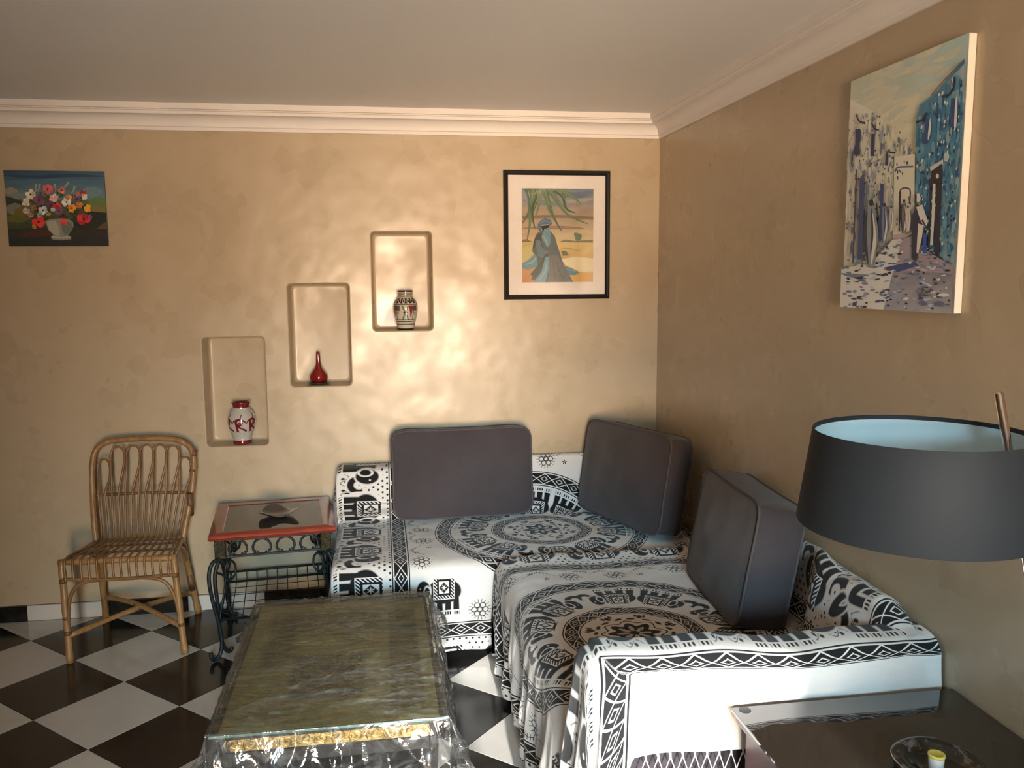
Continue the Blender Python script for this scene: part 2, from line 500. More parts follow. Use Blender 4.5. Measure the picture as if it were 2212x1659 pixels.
# ================================================================== PRINTED COTTON
def print_mask(u, v):
    """block print: medallion, rings, elephants, borders. u, v in metres from the medallion; 1 = black ink"""
    au, av = eabs(u), eabs(v)
    M = emax(au, av); N = emin(au, av)
    r = hyp(u, v); th = atan2(v, u)
    swap = gt(au, av)
    along = sel(swap, v, u)
    # --- diamond bands (ring, ring, border, outer border)
    in1 = gt(r, .193) * lt(r, .259)
    in2 = gt(r, .468) * lt(r, .548)
    in3 = gt(M, .690) * lt(M, .772)
    in4 = gt(M, 1.058) * lt(M, 1.140)
    inb = emin(in1 + in2 + in3 + in4, 1.0)
    isr = emin(in1 + in2, 1.0)
    q = sel(isr, r, M)
    mid = sel(in1, .226, sel(in2, .508, sel(in3, .731, 1.099)))
    hw = sel(in1, .033, .041)
    t = eabs((q - mid) / hw)
    s = sel(in1, th * (22 / (2 * PI)), sel(in2, th * (36 / (2 * PI)), along * (1 / .092)))
    fs = eabs(efract(s) - .5) * 2.0
    tt = t / .72
    zig = eabs(fs - tt)
    nn = emin(eabs((1.0 - fs) + tt - .42), 1.0)
    ink = fill(.085 - zig, .05) * fill(.075 - nn, .05) * lt(t, .72)
    edge = emax(fill(eabs(t - .93) - .075, .05), 0)
    band = emin(ink + edge, 1.0) * inb
    # --- elephants: ring, border, corners
    f5 = eabs(efract(th * (5 / (2 * PI))) - .5) * 2.0
    isring = lt(r, .468)
    isbord = gt(M, .772)
    ex = sel(isring, (f5 - .62) * (.2325 / .148), sel(isbord, (efract(along * (1 / .305) + .3) - .60) * (.305 / .185), (au - .545) * (1 / -.150)))
    ey = sel(isring, (.355 - r) * (1 / .172), sel(isbord, (.905 - M) * (1 / .225), (.545 - av) * (1 / .175)))
    okc = gt(N, .415) * gt(r, .575)
    okr = gt(r, .262) * isring
    okb = isbord * lt(M, 1.052)
    ok = emin(okr + okb + okc * lt(M, .688), 1.0)
    body = ell(ex - .05, ey - .06, .53, .34)
    lf = eabs(eabs(ex - .04) - .255)
    legs = emax(eabs(lf - .125) - (.082 + ey * -.03), eabs(ey + .33) - .26)
    head = ell(ex + .57, ey - .10, .21, .27)
    tr = hyp(ex + .81, ey + .10)
    trunk = emax(eabs(tr - .19) - (.062 + ey * -.05), ey + .02)
    shape = emin(body, legs, trunk)
    sh = fill(shape, .03) * fill(.03 - head, .03)              # white gap round the head
    ear = ell(ex + .46, ey - .06, .10, .16)
    sh = emax(sh, fill(head, .03) * fill(.018 - eabs(ear), .02) * fill(.024 - hyp(ex + .67, ey - .16), .02))
    toes = lt(ey, -.50) * gt(efract(ex * 14.0), .55)
    knee = gt(ey, -.50) * lt(ey, -.46)
    sh = sh * (1.0 - emin(toes + knee, 1.0))
    sx, sy = ex - .05, ey - .13
    cloth = ebox(sx, sy, .33, .29)
    hatch = gt(efract((ex + ey) * 11.0), .45)
    inner = ebox(sx, sy - .04, .21, .22)
    dia = eabs(sx) + eabs(sy - .03) - .15
    fl = hyp(sx, sy - .03) - (.055 + .03 * ecos(atan2(sy - .03, sx) * 6.0))
    cl = sel(lt(cloth, -.02), sel(lt(inner, .0), sel(lt(inner, -.055), fill(dia, .03) * fill(.0 - fl, .03), 1.0), hatch), 0.0)
    sh = sel(lt(cloth, 0), cl, sh) * ok
    # --- dots behind the border elephants, leaves under their feet
    row = M * (1 / .024)
    rowp = efract(mth('FLOOR', row) * .5)
    dx = efract(along * (1 / .030) + rowp) - .5
    dy = efract(row) - .5
    dots = fill(hyp(dx * 1.25, dy) - .24, .12) * gt(body, .09) * gt(head, .07) * gt(trunk, .06) * gt(cloth, .05) * gt(ey, -.12) * okb
    lvx = efract(along * (1 / .061)) - .5
    leaf = emin(ell(lvx - .12, ey + .46, .09, .05), ell(lvx + .13, ey + .38, .06, .07), ell(lvx, ey + .28, .05, .08))
    stem = eabs(ey + .42 + .1 * esin(along * 103.0)) - .012
    leaves = fill(emin(leaf, stem), .03) * gt(legs, .05) * gt(body, .05) * gt(trunk, .05) * lt(ey, -.16) * okb
    # --- medallion
    c8 = ecos(th * 8.0)
    star = fill(r - .098 * (.84 + .16 * c8), .004)
    pet = fill(r - .064 * eabs(ecos(th * 4.0)), .003) * gt(efract(r * 120.0 + eabs(esin(th * 4.0)) * 2.0), .35)
    heart = fill(r - .018, .003)
    med = emax(star * (1.0 - pet), heart)
    line8 = fill(eabs(r - .120 * (.90 + .10 * c8)) - .0035, .003)
    fa = (efract(th * (8 / (2 * PI))) - .5) * (2 * PI / 8)
    bx_, by_ = r * ecos(fa), eabs(r * esin(fa))
    bud = emin(ell(bx_ - .160, by_, .017, .010), ell(bx_ - .168, by_ - .016, .013, .006), ell(bx_ - .135, by_ - .030, .008, .017))
    med = emax(med, line8, fill(bud, .004)) * lt(r, .19)
    # --- flowers, stars and tendrils between ring and border
    inf = gt(r, .552) * lt(M, .688) * gt(emin(body, legs, trunk, cloth) + (1.0 - okc) * 9.0, .06)
    k2 = gt(N, .30); k3 = gt(N, .52) * gt(M, .60)
    fx, fy = M - sel(k3, .648, sel(k2, .634, .612)), N - sel(k3, .585, sel(k2, .372, .100))
    fr = hyp(fx, fy); ft = atan2(fy, fx)
    fp = (efract(ft * (6 / (2 * PI))) - .5) * (2 * PI / 6)
    px_, py_ = fr * ecos(fp) - .026, fr * esin(fp)
    petal = fill(eabs(hyp(px_, py_) - .0125) - .0022, .003)
    cent = fill(eabs(fr - .011) - .002, .003)
    whisk = fill(eabs(fr * esin((efract(ft * (18 / (2 * PI))) - .5) * (2 * PI / 18))) - .0013, .002) * gt(fr, .038) * lt(fr, .054)
    gx, gy = M - sel(gt(N, .24), .655, .590), N - sel(gt(N, .24), .265, .205)
    gr = hyp(gx, gy)
    starf = fill(gr - .014 * (.62 + .38 * ecos(atan2(gy, gx) * 5.0)), .003) * gt(gr, .0035)
    vine = fill(eabs(M - .645 - .028 * esin(N * 34.0)) - .0016, .002) * gt(fr, .06) * lt(N, .41)
    hair = fill(eabs(efract(N * 80.0) - .5) - .12, .1) * lt(eabs(M - .645 - .028 * esin(N * 34.0)), .012) * gt(fr, .06) * gt(esin(N * 34.0), .3) * lt(N, .41)
    flor = emin(petal + cent + whisk + starf + vine + hair, 1.0) * inf
    return emin(band + sh + dots + leaves + med + flor, 1.0)

def make_print(name, white, black):
    def fn(b, link):
        uv = E.nt.nodes.new('ShaderNodeUVMap').outputs[0]
        u, v, _ = sepxyz(uv)
        mk = print_mask(u, v)
        wn = noise_tex(uv, 12, 3)
        wcol = ramp(wn, [(.3, tuple(c * .94 for c in white)), (.7, white)])
        link(cmix(mk, wcol, black), 'Base Color')
        wv = esin(u * 2600.0) + esin(v * 2600.0)
        n = noise_tex(uv, 6, 4, .6, .5)
        link(bump(E(n) * 1.0 + wv * .004, .35, .012), 'Normal')
        b.inputs['Sheen Weight'].default_value = .15
    return mat(name, white, .85, spec=.15, fn=fn)
M_PRINT = make_print('printed_cotton', (.74, .71, .68), (.012, .012, .013))

def grid_obj(name, A, Bv, fn, m, uvfn, parent=None, flip=False):
    """draped cloth: fn(a, b) -> (x, y, z), uvfn(a, b) -> (u, v)"""
    na, nb = len(A), len(Bv)
    V = np.zeros((na * nb, 3)); U = np.zeros((na * nb, 2))
    for i, a in enumerate(A):
        for j, b in enumerate(Bv):
            V[i * nb + j] = fn(a, b); U[i * nb + j] = uvfn(a, b)
    F = []
    for i in range(na - 1):
        for j in range(nb - 1):
            q = (i * nb + j, (i + 1) * nb + j, (i + 1) * nb + j + 1, i * nb + j + 1)
            F.append(q[::-1] if flip else q)
    return obj(name, V, F, m, parent, True, uv=U)
def nz(x, y, z, s, amp):
    return amp * noise.noise(Vector((x * s, y * s, z * s)))
def sstep(a, b, x):
    t = min(1, max(0, (x - a) / (b - a))); return t * t * (3 - 2 * t)
def arc_table(pts, res=10):
    """polyline through control points with arc length"""
    Q = curve_pts([(p[0], p[1], 0) for p in pts], res)
    S = [0]
    for i in range(1, len(Q)): S.append(S[-1] + (Q[i] - Q[i - 1]).length)
    xs = np.array([q.x for q in Q]); ys = np.array([q.y for q in Q]); S = np.array(S)
    return S, xs, ys
def at_arc(tab, s):
    S, xs, ys = tab
    return float(np.interp(s, S, xs)), float(np.interp(s, S, ys))

M_SOFA = noisy('sofa_base_fabric', (.035, .03, .035), (.05, .043, .05), 20, rough=.9, spec=.1)
M_SOFA2 = noisy('sofa_mattress_ticking', (.3, .27, .25), (.36, .33, .3), 20, rough=.9, spec=.1)

ZA, ZB = .485, .508                      # seat heights of the two sofas
A_X0, A_YF = -1.775, -.875
B_X0, B_Y0, B_Y1 = -1.055, -.905, -2.42

# --- sofa along the niche wall
sa = thing('divan_sofa', 'low divan sofa along the niche wall, hidden under a printed throw', 'sofa', (-.9, -.45, 0))
MB().bbox((A_X0 + .03, A_YF + .045, .05), (-.02, -.02, .24), .01).build('base', M_SOFA, sa, smooth=False)
MB().bbox((A_X0 + .02, A_YF + .03, .243), (-.02, -.05, ZA - .012), .03).build('mattress', M_SOFA2, sa, smooth=False)
MB().bbox((A_X0 + .02, -.045, .24), (-.02, -.017, .775), .008).build('back_panel', M_SOFA, sa, smooth=False)
MB().bbox((A_X0 + .05, -.115, ZA - .01), (-1.56, -.05, .74), .03).build('back_cushion', M_SOFA2, sa, smooth=False)
for x in (A_X0 + .1, -.12):
    for y in (A_YF + .1, -.1): MB().lathe([(.02, 0), (.025, .02), (.025, .052)], (x, y, 0), 12).build('foot', M_SOFA, sa)

prof = [(-.008, .60), (-.010, .76), (-.022, .788), (-.045, .792), (-.062, .775), (-.072, .70), (-.085, .58), (-.11, ZA + .03), (-.15, ZA + .003),
        (-.30, ZA), (-.449, ZA), (-.62, ZA), (-.78, ZA - .001), (-.845, ZA - .012), (A_YF, ZA - .05), (A_YF - .008, ZA - .11), (A_YF - .003, .28), (A_YF + .012, .14), (A_YF + .025, .045)]
TAB_A = arc_table(prof, 10)
_s0 = float(np.interp(.449, -TAB_A[1][5 * 10:], TAB_A[0][5 * 10:]))
SA_TOT = TAB_A[0][-1]
def throw_a(a, b):
    # a: cloth position along x (0 at right end, grows to the left), b: arc along profile
    y, z = at_arc(TAB_A, b)
    L = -A_X0 - .012
    x = -.012 - a; over = a - L
    yb = sstep(-1.30, -1.56, x) * .125
    if z > ZA + .002 and y > -.30:
        y -= yb * sstep(ZA + .0, ZA + .10, z) * (1.0 if z < .74 else (sstep(-.02, -.06, y)))
        if z > .60: z -= .012 * sstep(-1.3, -1.55, x)
    elif y > -.35 and z > .4:
        y -= yb * .0
    if over > 0:
        th = min(over / .05, 1.0)
        drop = max(0, over - .03) * (z - .04) / .45
        x = -.012 - L - .028 * math.sin(th * PI / 2) - .02 * sstep(.0, .3, drop) * (1 + math.sin(y * 40))
        z = max(.035, z - drop - .02 * th)
    # rumples
    w = sstep(.0, .06, abs(z - .035))
    top = sstep(ZA - .03, ZA - .005, z) * sstep(-.15, -.25, y)
    z += top * (nz(x, y, 0, 4.0, .010) + nz(x, y, 1, 11, .004))
    if y < -.80 and z < ZA - .03:
        dp = (ZA - z)
        y -= .012 * dp * math.sin(x * 31 + 1.5 * math.sin(x * 7)) + nz(x, z, 3, 5, .018) * min(1, dp * 3) + abs(nz(x * 1.0 + z * .8, z * .6, 5, 9, .012)) * min(1, dp * 4)
    elif z > ZA + .05:
        y -= nz(x, z, 7, 6, .007)
    return (x, min(y, -.0055), z)
A_rng = np.linspace(0, -A_X0 + .34, 170); B_rng = np.linspace(0, SA_TOT, 150)
ta = grid_obj('printed_throw', A_rng, B_rng, throw_a, M_PRINT, lambda a, b: ((-.012 - a) + .757, _s0 - b), flip=True)
tag(ta, 'black and white elephant print throw over the sofa below the framed desert print', 'throw', 'printed throws')

# --- sofa along the right wall
sb = thing('divan_sofa', 'divan sofa along the right wall, printed throw over its seat', 'sofa', (-.55, -1.65, 0))
MB().bbox((B_X0 + .045, B_Y1 + .02, .05), (-.02, B_Y0 - .03, .26), .01).build('base', M_SOFA, sb, smooth=False)
MB().bbox((B_X0 + .03, B_Y1 + .02, .263), (-.05, B_Y0 - .015, ZB - .014), .03).build('mattress', M_SOFA2, sb, smooth=False)
MB().bbox((-.045, B_Y1 + .02, .27), (-.017, -.90, .745), .008).build('back_panel', M_SOFA, sb, smooth=False)
MB().bbox((B_X0 + .08, B_Y1 - .13, .03), (-.02, B_Y1 - .005, .735), .012).build('armrest', M_SOFA, sb, smooth=False)
for x in (B_X0 + .12, -.12):
    for y in (B_Y1 + .1, B_Y0 - .12): MB().lathe([(.02, 0), (.025, .02), (.025, .052)], (x, y, 0), 12).build('foot', M_SOFA, sb)

# profile across (x) of the seat throw: from the backrest to the left edge and down to the floor
profB = [(-.06, ZB + .02), (-.10, ZB + .008), (-.16, ZB), (-.40, ZB), (-.682, ZB), (-.90, ZB), (-1.00, ZB - .004), (-1.045, ZB - .03), (-1.063, ZB - .08), (-1.062, .30), (-1.052, .15), (-1.045, .03)]
TAB_B = arc_table(profB, 10)
_sB = float(np.interp(.682, -TAB_B[1], TAB_B[0])); SB_TOT = TAB_B[0][-1]
def throw_b(a, b):
    # a arc across, b: distance along y from the back edge (negative values hang behind)
    x, z = at_arc(TAB_B, a)
    y = B_Y0 - b
    if b < .03:
        t = (.03 - b)
        drop = max(0, t - .015)
        y = B_Y0 - .03 + .03 * math.sin(min(1, t / .045) * PI / 2)
        z2 = z - drop * (z - .03) / .5 - .010 * min(1, t / .03)
        z = max(.028, z2)
    dp = max(0, ZB - .05 - z)
    top = sstep(ZB - .04, ZB - .006, z)
    z += top * (nz(x, y, 2, 4.2, .010) + nz(x, y, 9, 12, .005) + .012 * math.exp(-((b - .06) / .05) ** 2))
    if x < -1.0 and dp > 0 and b >= .03:
        k = min(1, dp * 3.2)
        x -= k * (.020 * math.sin(y * 23 + 2.2 * math.sin(y * 5)) + .010 * math.sin(y * 57 + 1.3) + .012 + nz(y, z, 4, 8, .02))
        x -= .05 * math.exp(-((y + 2.30) / .10) ** 2) * k
    if x < -1.0 and dp > 0 and b < .03:
        x -= .015 * min(1, dp * 4)
    return (x, y, max(z, .02))
tb = grid_obj('printed_throw', np.linspace(0, SB_TOT, 170), np.concatenate([np.linspace(-.46, .02, 40), np.linspace(.03, -B_Y1 + B_Y0 + .03, 170)]), throw_b, M_PRINT,
              lambda a, b: ((_sB - a) * 1.0, (B_Y0 - b) + 1.842), flip=False)
tag(tb, 'black and white elephant print throw over the seat of the right wall sofa', 'throw', 'printed throws')

# backrest cover
profC = [(-.006, .60), (-.010, .76), (-.030, .800), (-.066, .812), (-.104, .79), (-.128, .72), (-.146, .62), (-.165, ZB + .025), (-.185, ZB + .012)]
TAB_C = arc_table(profC, 10); SC_TOT = TAB_C[0][-1]
def throw_c(a, b):
    x, z = at_arc(TAB_C, a); y = -.93 - b
    f = sstep(-.02, -.06, x)
    x *= .46 + .54 * sstep(-1.90, -2.08, y)
    z += f * (nz(y, z, 6, 3.5, .022) + nz(y, z * 2, 8, 9, .010)) * sstep(ZB + .01, ZB + .12, z)
    x -= f * (nz(y, z, 16, 4, .014) + abs(nz(y + z, z, 18, 8, .016))) * (.3 + .7 * sstep(-1.90, -2.08, y))
    e = sstep(-2.36, -2.50, y)
    z -= e * .05 * sstep(.6, .8, z)
    return (min(x, -.0055), y, z)
tc = grid_obj('printed_throw', np.linspace(0, SC_TOT, 70), np.linspace(0, 1.60, 150), throw_c, M_PRINT, lambda a, b: (b - .40, .66 + (SC_TOT - a)), flip=True)
tag(tc, 'rumpled elephant print cover draped over the backrest along the right wall', 'throw', 'printed throws')

# armrest cover with plain white front and knotted fringe
AX0, AYF, AZ = -1.000, -2.568, .752
profD = [(B_Y1 + .012, ZB + .03), (B_Y1 + .010, .62), (B_Y1 + .006, .72), (B_Y1 - .012, AZ + .004), (B_Y1 - .06, AZ + .010), (AYF + .035, AZ + .004), (AYF + .008, AZ - .012), (AYF - .004, AZ - .05), (AYF - .006, .60), (AYF - .010, .40), (AYF - .015, .10), (AYF - .018, .03)]
TAB_D = arc_table(profD, 10); SD_TOT = TAB_D[0][-1]
_sD = float(np.interp(-(AYF + .02), -TAB_D[1][:75], TAB_D[0][:75]))
HEM = lambda x: .495 + .05 * (x + .45) * -.25 if x > -.905 else max(.025, .505 - 3.6 * (-.905 - x) ** 1.0 * 1.3)
def throw_d(a, b):
    # a: along x from the wall to the left end and round it, b: arc of profile 0..1 (rescaled to hem)
    L = -AX0 - .008
    x = -.008 - a; over = a - L
    xx = max(x, AX0 - .03)
    hem = HEM(x if over < 0 else AX0)
    s = b
    y, z = at_arc(TAB_D, min(s, SD_TOT))
    zt = AZ - .02
    if z < zt and s > _sD: z = zt - (zt - z) * (zt - hem) / (zt - .03)
    if over > 0:
        th = min(over / .06, 1.0)
        x = AX0 - .035 * math.sin(th * PI / 2)
        z = max(.025, z - max(0, over - .03) * (z - .03) / .5 - .02 * th)
        if s < _sD * .55: pass
        dp = AZ - z
        x -= .10 * dp * (.6 + .4 * math.sin(y * 25)) + .012 * math.sin(y * 60 + z * 6) * min(1, dp * 3)
    else:
        z += .012 * math.sin(x * 6.0 + .6) * sstep(.55, .72, z) * (1 if s > _sD * .4 else .4) - .012 * sstep(-.12, -.01, x) + .006 * math.sin(x * 17) * sstep(.7, .75, z)
        if s > _sD:
            dp = min(1, (AZ - z) * 5)
            y -= dp * (.008 * math.sin(x * 15 + z * 9) + nz(x, z, 21, 6, .014) + .008)
            y -= .02 * sstep(AX0 + .14, AX0, x) * dp
            x -= .22 * sstep(AX0 + .22, AX0, x) * max(0, (AZ - .05 - z)) * .5
    return (x, y, z)
def uv_d(a, b):
    L = -AX0 - .008
    x = -.008 - a
    dtop = b - _sD + .006
    dleft = (L - a)
    if dtop > 0 and dleft < dtop + .0:
        m = min(dtop, dleft); return (-(1.0) + b * 1.0, 1.058 + m)
    return (x + .55, 1.058 + dtop)
td = grid_obj('printed_throw', np.linspace(0, -AX0 + .30, 180), np.linspace(0, SD_TOT, 130), throw_d, M_PRINT, uv_d, flip=True)
tag(td, 'printed throw over the near armrest, plain white border hanging in front', 'throw', 'printed throws')
M_FRINGE = noisy('fringe_cotton', (.74, .72, .70), (.80, .78, .76), 30, rough=.9, spec=.1)
yt = AYF - .024
xs = np.arange(-.915, -.03, .0345)
for i, x in enumerate(xs):
    h = HEM(x) + .002 + .012 * math.sin(x * 6 + .6) * 0
    mb = MB()
    mb.tube([(x, yt, h), (x + .001, yt - .004, h - .012)], [.004, .0025], 6)
    for sgn in (-1, 1):
        mb.tube([(x, yt - .004, h - .010), (x + sgn * .009, yt - .003, h - .035), (x + sgn * .0165, yt - .002, h - .062), (x + sgn * .0168, yt - .002, h - .10)], [.0022, .0016, .0018, .0016], 5, res=3)
    mb.build('tassel', M_FRINGE, td)

# ================================================================== CUSHIONS
def _cush(b, link):
    o = coord('Object')
    n = noise_tex(o, 5, 4)
    link(ramp(n, [(.3, (.050, .042, .046)), (.7, (.062, .053, .058))]), 'Base Color')
    x, y, z = sepxyz(o)
    wv = esin(x * 1700.0) + esin(z * 1700.0)
    link(bump(wv * .03 + E(noise_tex(o, 7, 4, .6, .6)) * 1.0, .35, .010), 'Normal')
    b.inputs['Sheen Weight'].default_value = .25
M_CUSH = mat('charcoal_canvas', (.08, .066, .07), .85, spec=.2, fn=_cush)
M_PIPE = noisy('cushion_piping', (.085, .072, .076), (.105, .09, .094), 40, rough=.85, spec=.2)
def cushion(label, w, h, t, Mx, seed):
    root = thing('seat_cushion', label, 'cushion', (0, 0, 0), group='charcoal box cushions')
    root.matrix_basis = Mx
    N = 22; NE = 9.0
    def outl(a, b):
        q = max(abs(a), abs(b))
        if q < 1e-9: return 0, 0
        k = (abs(a / q) ** NE + abs(b / q) ** NE) ** (-1 / NE)
        return a * k, b * k
    def pos(a, b, c):
        A, B = outl(a, b)
        q = max(abs(a), abs(b))
        bul = (1 - a * a) * (1 - b * b)
        side = 1 + .025 * (1 - c * c) * (q ** 6)
        pinch = 1 - .022 * (1 - A * A) * q ** 8 * 0
        sag = .010 * (1 - A * A)
        X = A * w / 2 * side * (1 - .015 * (1 - B * B) * abs(a) ** 4)
        Z = B * h / 2 * side - (sag if b > 0 else -sag * .3) * abs(b) ** 3
        Y = c * (t / 2 + .028 * bul ** .6) + noise.noise(Vector((A * 2.1 + seed, B * 2.1, c * 2))) * .009 * (.3 + bul)
        return X, Y, Z
    V = []; F = []
    g = np.linspace(-1, 1, N + 1)
    def patch(fn, n1, n2, flip):
        base = len(V)
        for i in range(n1 + 1):
            for j in range(n2 + 1): V.append(fn(i / n1 * 2 - 1, j / n2 * 2 - 1))
        for i in range(n1):
            for j in range(n2):
                q = (base + i * (n2 + 1) + j, base + (i + 1) * (n2 + 1) + j, base + (i + 1) * (n2 + 1) + j + 1, base + i * (n2 + 1) + j + 1)
                F.append(q[::-1] if flip else q)
    patch(lambda a, b: pos(a, b, -1), N, N, False)
    patch(lambda a, b: pos(a, b, 1), N, N, True)
    for s in (-1, 1):
        patch(lambda b, c: pos(s, b, c), N, 6, s > 0)
        patch(lambda a, c: pos(a, s, c), N, 6, s < 0)
    cov = obj('cover', V, F, M_CUSH, root, True, world=False)
    for c in (-1, 1):
        P = []
        for (fx, fy) in ((lambda k: (-1 + 2 * k, -1)), ) if False else ():
            pass
        ring = [(-1 + 2 * k / N, -1) for k in range(N)] + [(1, -1 + 2 * k / N) for k in range(N)] + [(1 - 2 * k / N, 1) for k in range(N)] + [(-1, 1 - 2 * k / N) for k in range(N)]
        P = [pos(a, b, c) for a, b in ring]
        MB().tube(P, .0056, 6, closed=True).build('piping', M_PIPE, cov, world=False)
    return root
def place(c, xdir, lean, up=(0, 0, 1)):
    """matrix: local x along xdir, local -y the front face, leaning back by `lean` radians"""
    X = Vector(xdir).normalized(); Z = Vector(up); Y = Z.cross(X).normalized(); Z = X.cross(Y)
    R = Matrix((X, Y, Z)).transposed()
    return Matrix.Translation(Vector(c)) @ R.to_4x4() @ Matrix.Rotation(-lean, 4, 'X')
cushion('charcoal cushion standing below the framed desert print', .755, .480, .125, place((-1.133, -.128, ZA + .250), (1, .012, .006), math.radians(5.5)), 1)
cushion('charcoal cushion angled across the corner of the two walls', .735, .500, .13, place((-.272, -.435, ZB + .242), (.245, -.70, .012), math.radians(10)), 4)
cushion('charcoal cushion nearest the lamp, against the right wall backrest', .65, .475, .17, place((-.178, -1.59, ZB + .225), (-.045, -.62, 0), math.radians(10)), 9)

# ================================================================== PICTURES
def homog(src):
    """map photo-detail coordinates of a picture's four corners (tl, tr, br, bl) to 0..1 canvas coordinates"""
    A = []; b = []
    for (x, y), (u, v) in zip(src, ((0, 0), (1, 0), (1, 1), (0, 1))):
        A.append([x, y, 1, 0, 0, 0, -u * x, -u * y]); b.append(u)
        A.append([0, 0, 0, x, y, 1, -v * x, -v * y]); b.append(v)
    h = np.linalg.solve(np.array(A, float), np.array(b, float))
    def f(x, y):
        d = h[6] * x + h[7] * y + 1
        return ((h[0] * x + h[1] * y + h[2]) / d, (h[3] * x + h[4] * y + h[5]) / d)
    return f
M_PAINT = None
def _paint(b, link):
    a = E.nt.nodes.new('ShaderNodeVertexColor'); a.layer_name = 'Col'
    n = noise_tex(coord('Object'), 60, 4, .6, .4)
    link(cmix(mth('MULTIPLY', E(n), .10), a.outputs[0], (.25, .24, .22)), 'Base Color')
    link(bump(n, .25, .003), 'Normal')
M_PAINT = mat('oil_paint', (.5, .5, .5), .55, spec=.35, fn=_paint)
M_INK = mat('watercolour_print', (.5, .5, .5), .7, spec=.1, fn=_paint)

class Paint:
    """paint layers as thin raised strokes with their own colour"""
    def __init__(s, hm, w, h, gain=1.0, step=.000012):
        s.hm = hm; s.w = w; s.h = h; s.g = gain; s.v = []; s.f = []; s.c = []; s.n = 0; s.step = step
    def col(s, c): return tuple(min(.9, x * s.g) for x in lin(c))
    def _emit(s, pts, cols):
        """pts canvas coords 0..1, convex or simple polygon"""
        s.n += 1; d = .0003 + s.n * s.step
        P = [Vector((min(1, max(0, x)) * s.w, d, -min(1, max(0, y)) * s.h)) for x, y in pts]
        b = len(s.v); s.v += [tuple(p) for p in P]; s.c += cols
        for t in tessellate_polygon([[Vector((p.x, p.z, 0)) for p in P]]): s.f.append(tuple(b + i for i in t))
    def poly(s, c, *pts):
        q = [s.hm(*p) for p in pts]; s._emit(q, [s.col(c)] * len(q))
    def ell(s, c, x, y, rx, ry, n=12, rot=0, jit=0):
        P = []
        for k in range(n):
            a = 2 * PI * k / n; j = 1 + jit * (random.random() - .5)
            X, Y = rx * math.cos(a) * j, ry * math.sin(a) * j
            P.append((x + X * math.cos(rot) - Y * math.sin(rot), y + X * math.sin(rot) + Y * math.cos(rot)))
        s.poly(c, *P)
    def line(s, c, w, *pts, taper=False):
        P = [Vector((p[0], p[1], 0)) for p in pts]
        Q = curve_pts([tuple(p) for p in P], 5 if len(P) > 2 else 6)
        L = []; R = []
        for i, p in enumerate(Q):
            t = Q[min(i + 1, len(Q) - 1)] - Q[max(i - 1, 0)]
            n = Vector((-t.y, t.x, 0)).normalized()
            k = (1 - abs(2 * i / max(1, len(Q) - 1) - 1) ** 2 * .85) if taper is True else (1 - .85 * i / (len(Q) - 1) if taper == 'end' else 1)
            L.append(p + n * w / 2 * k); R.append(p - n * w / 2 * k)
        s.poly(c, *[(p.x, p.y) for p in L + R[::-1]])
    def grad(s, quad, c00, c10, c11, c01, nx=8, ny=8, noise_amp=.06):
        """smooth patch; quad in detail coords tl,tr,br,bl"""
        s.n += 1; d = .0003 + s.n * s.step; b = len(s.v)
        q = [Vector((*s.hm(*p), 0)) for p in quad]; C = [Vector(s.col(c)) for c in (c00, c10, c11, c01)]
        for i in range(ny + 1):
            for j in range(nx + 1):
                u, v = j / nx, i / ny
                p = (q[0] * (1 - u) + q[1] * u) * (1 - v) + (q[3] * (1 - u) + q[2] * u) * v
                c = (C[0] * (1 - u) + C[1] * u) * (1 - v) + (C[3] * (1 - u) + C[2] * u) * v
                c = c * (1 + noise_amp * noise.noise(Vector((u * 5, v * 9, s.n))) * 2)
                s.v.append((min(1, max(0, p.x)) * s.w, d, -min(1, max(0, p.y)) * s.h)); s.c.append(tuple(c))
        for i in range(ny):
            for j in range(nx):
                k = b + i * (nx + 1) + j; s.f.append((k, k + 1, k + nx + 2, k + nx + 1))
    def build(s, name, m, parent, M):
        """M maps local (x right, y outward from canvas, z up) to world"""
        V = [tuple(M @ Vector(p)) for p in s.v]
        F = []
        out = (M.to_3x3() @ Vector((0, 1, 0)))
        for f in s.f:
            a, b, c = [Vector(V[i]) for i in f[:3]]
            F.append(f if (b - a).cross(c - a).dot(out) > 0 else f[::-1])
        return obj(name, V, F, m, parent, False, cols=np.array(s.c))

# --- 1. unframed flower still life
X0, X1, Z0, Z1, TH = -3.368, -2.902, 1.948, 2.318, .016
fp = thing('flower_painting', 'small unframed oil painting of flowers in a white vase', 'painting', ((X0 + X1) / 2, -.001, Z0))
M_CANVAS = noisy('canvas_edge', (.10, .13, .14), (.16, .19, .19), 12, rough=.8)
cv1 = MB().bbox((X0, -TH, Z0), (X1, -.001, Z1), .002).build('canvas', M_CANVAS, fp, smooth=False)
P = Paint(homog([(42, 218), (1678, 218), (1770, 1450), (160, 1460)]), X1 - X0, Z1 - Z0, gain=1.35)
P.grad([(42, 218), (1678, 218), (1710, 700), (90, 700)], (32, 62, 88), (44, 76, 100), (88, 122, 132), (92, 112, 116), 10, 8, .12)
P.line((60, 95, 118), 70, (60, 420), (500, 400), (900, 380), (1690, 420))
P.line((30, 60, 86), 60, (50, 300), (600, 320), (1100, 290), (1680, 300), taper=True)
P.ell((128, 124, 112), 170, 560, 120, 70, jit=.3); P.ell((105, 115, 112), 300, 640, 160, 60, jit=.3); P.ell((92, 120, 130), 1500, 560, 180, 90, jit=.3)
P.grad([(85, 690), (1712, 690), (1745, 1180), (130, 1180)], (72, 84, 66), (78, 96, 58), (22, 30, 22), (44, 56, 26), 10, 8, .2)
P.poly((36, 42, 32), (80, 640), (180, 660), (330, 720), (420, 760), (280, 790), (90, 800))
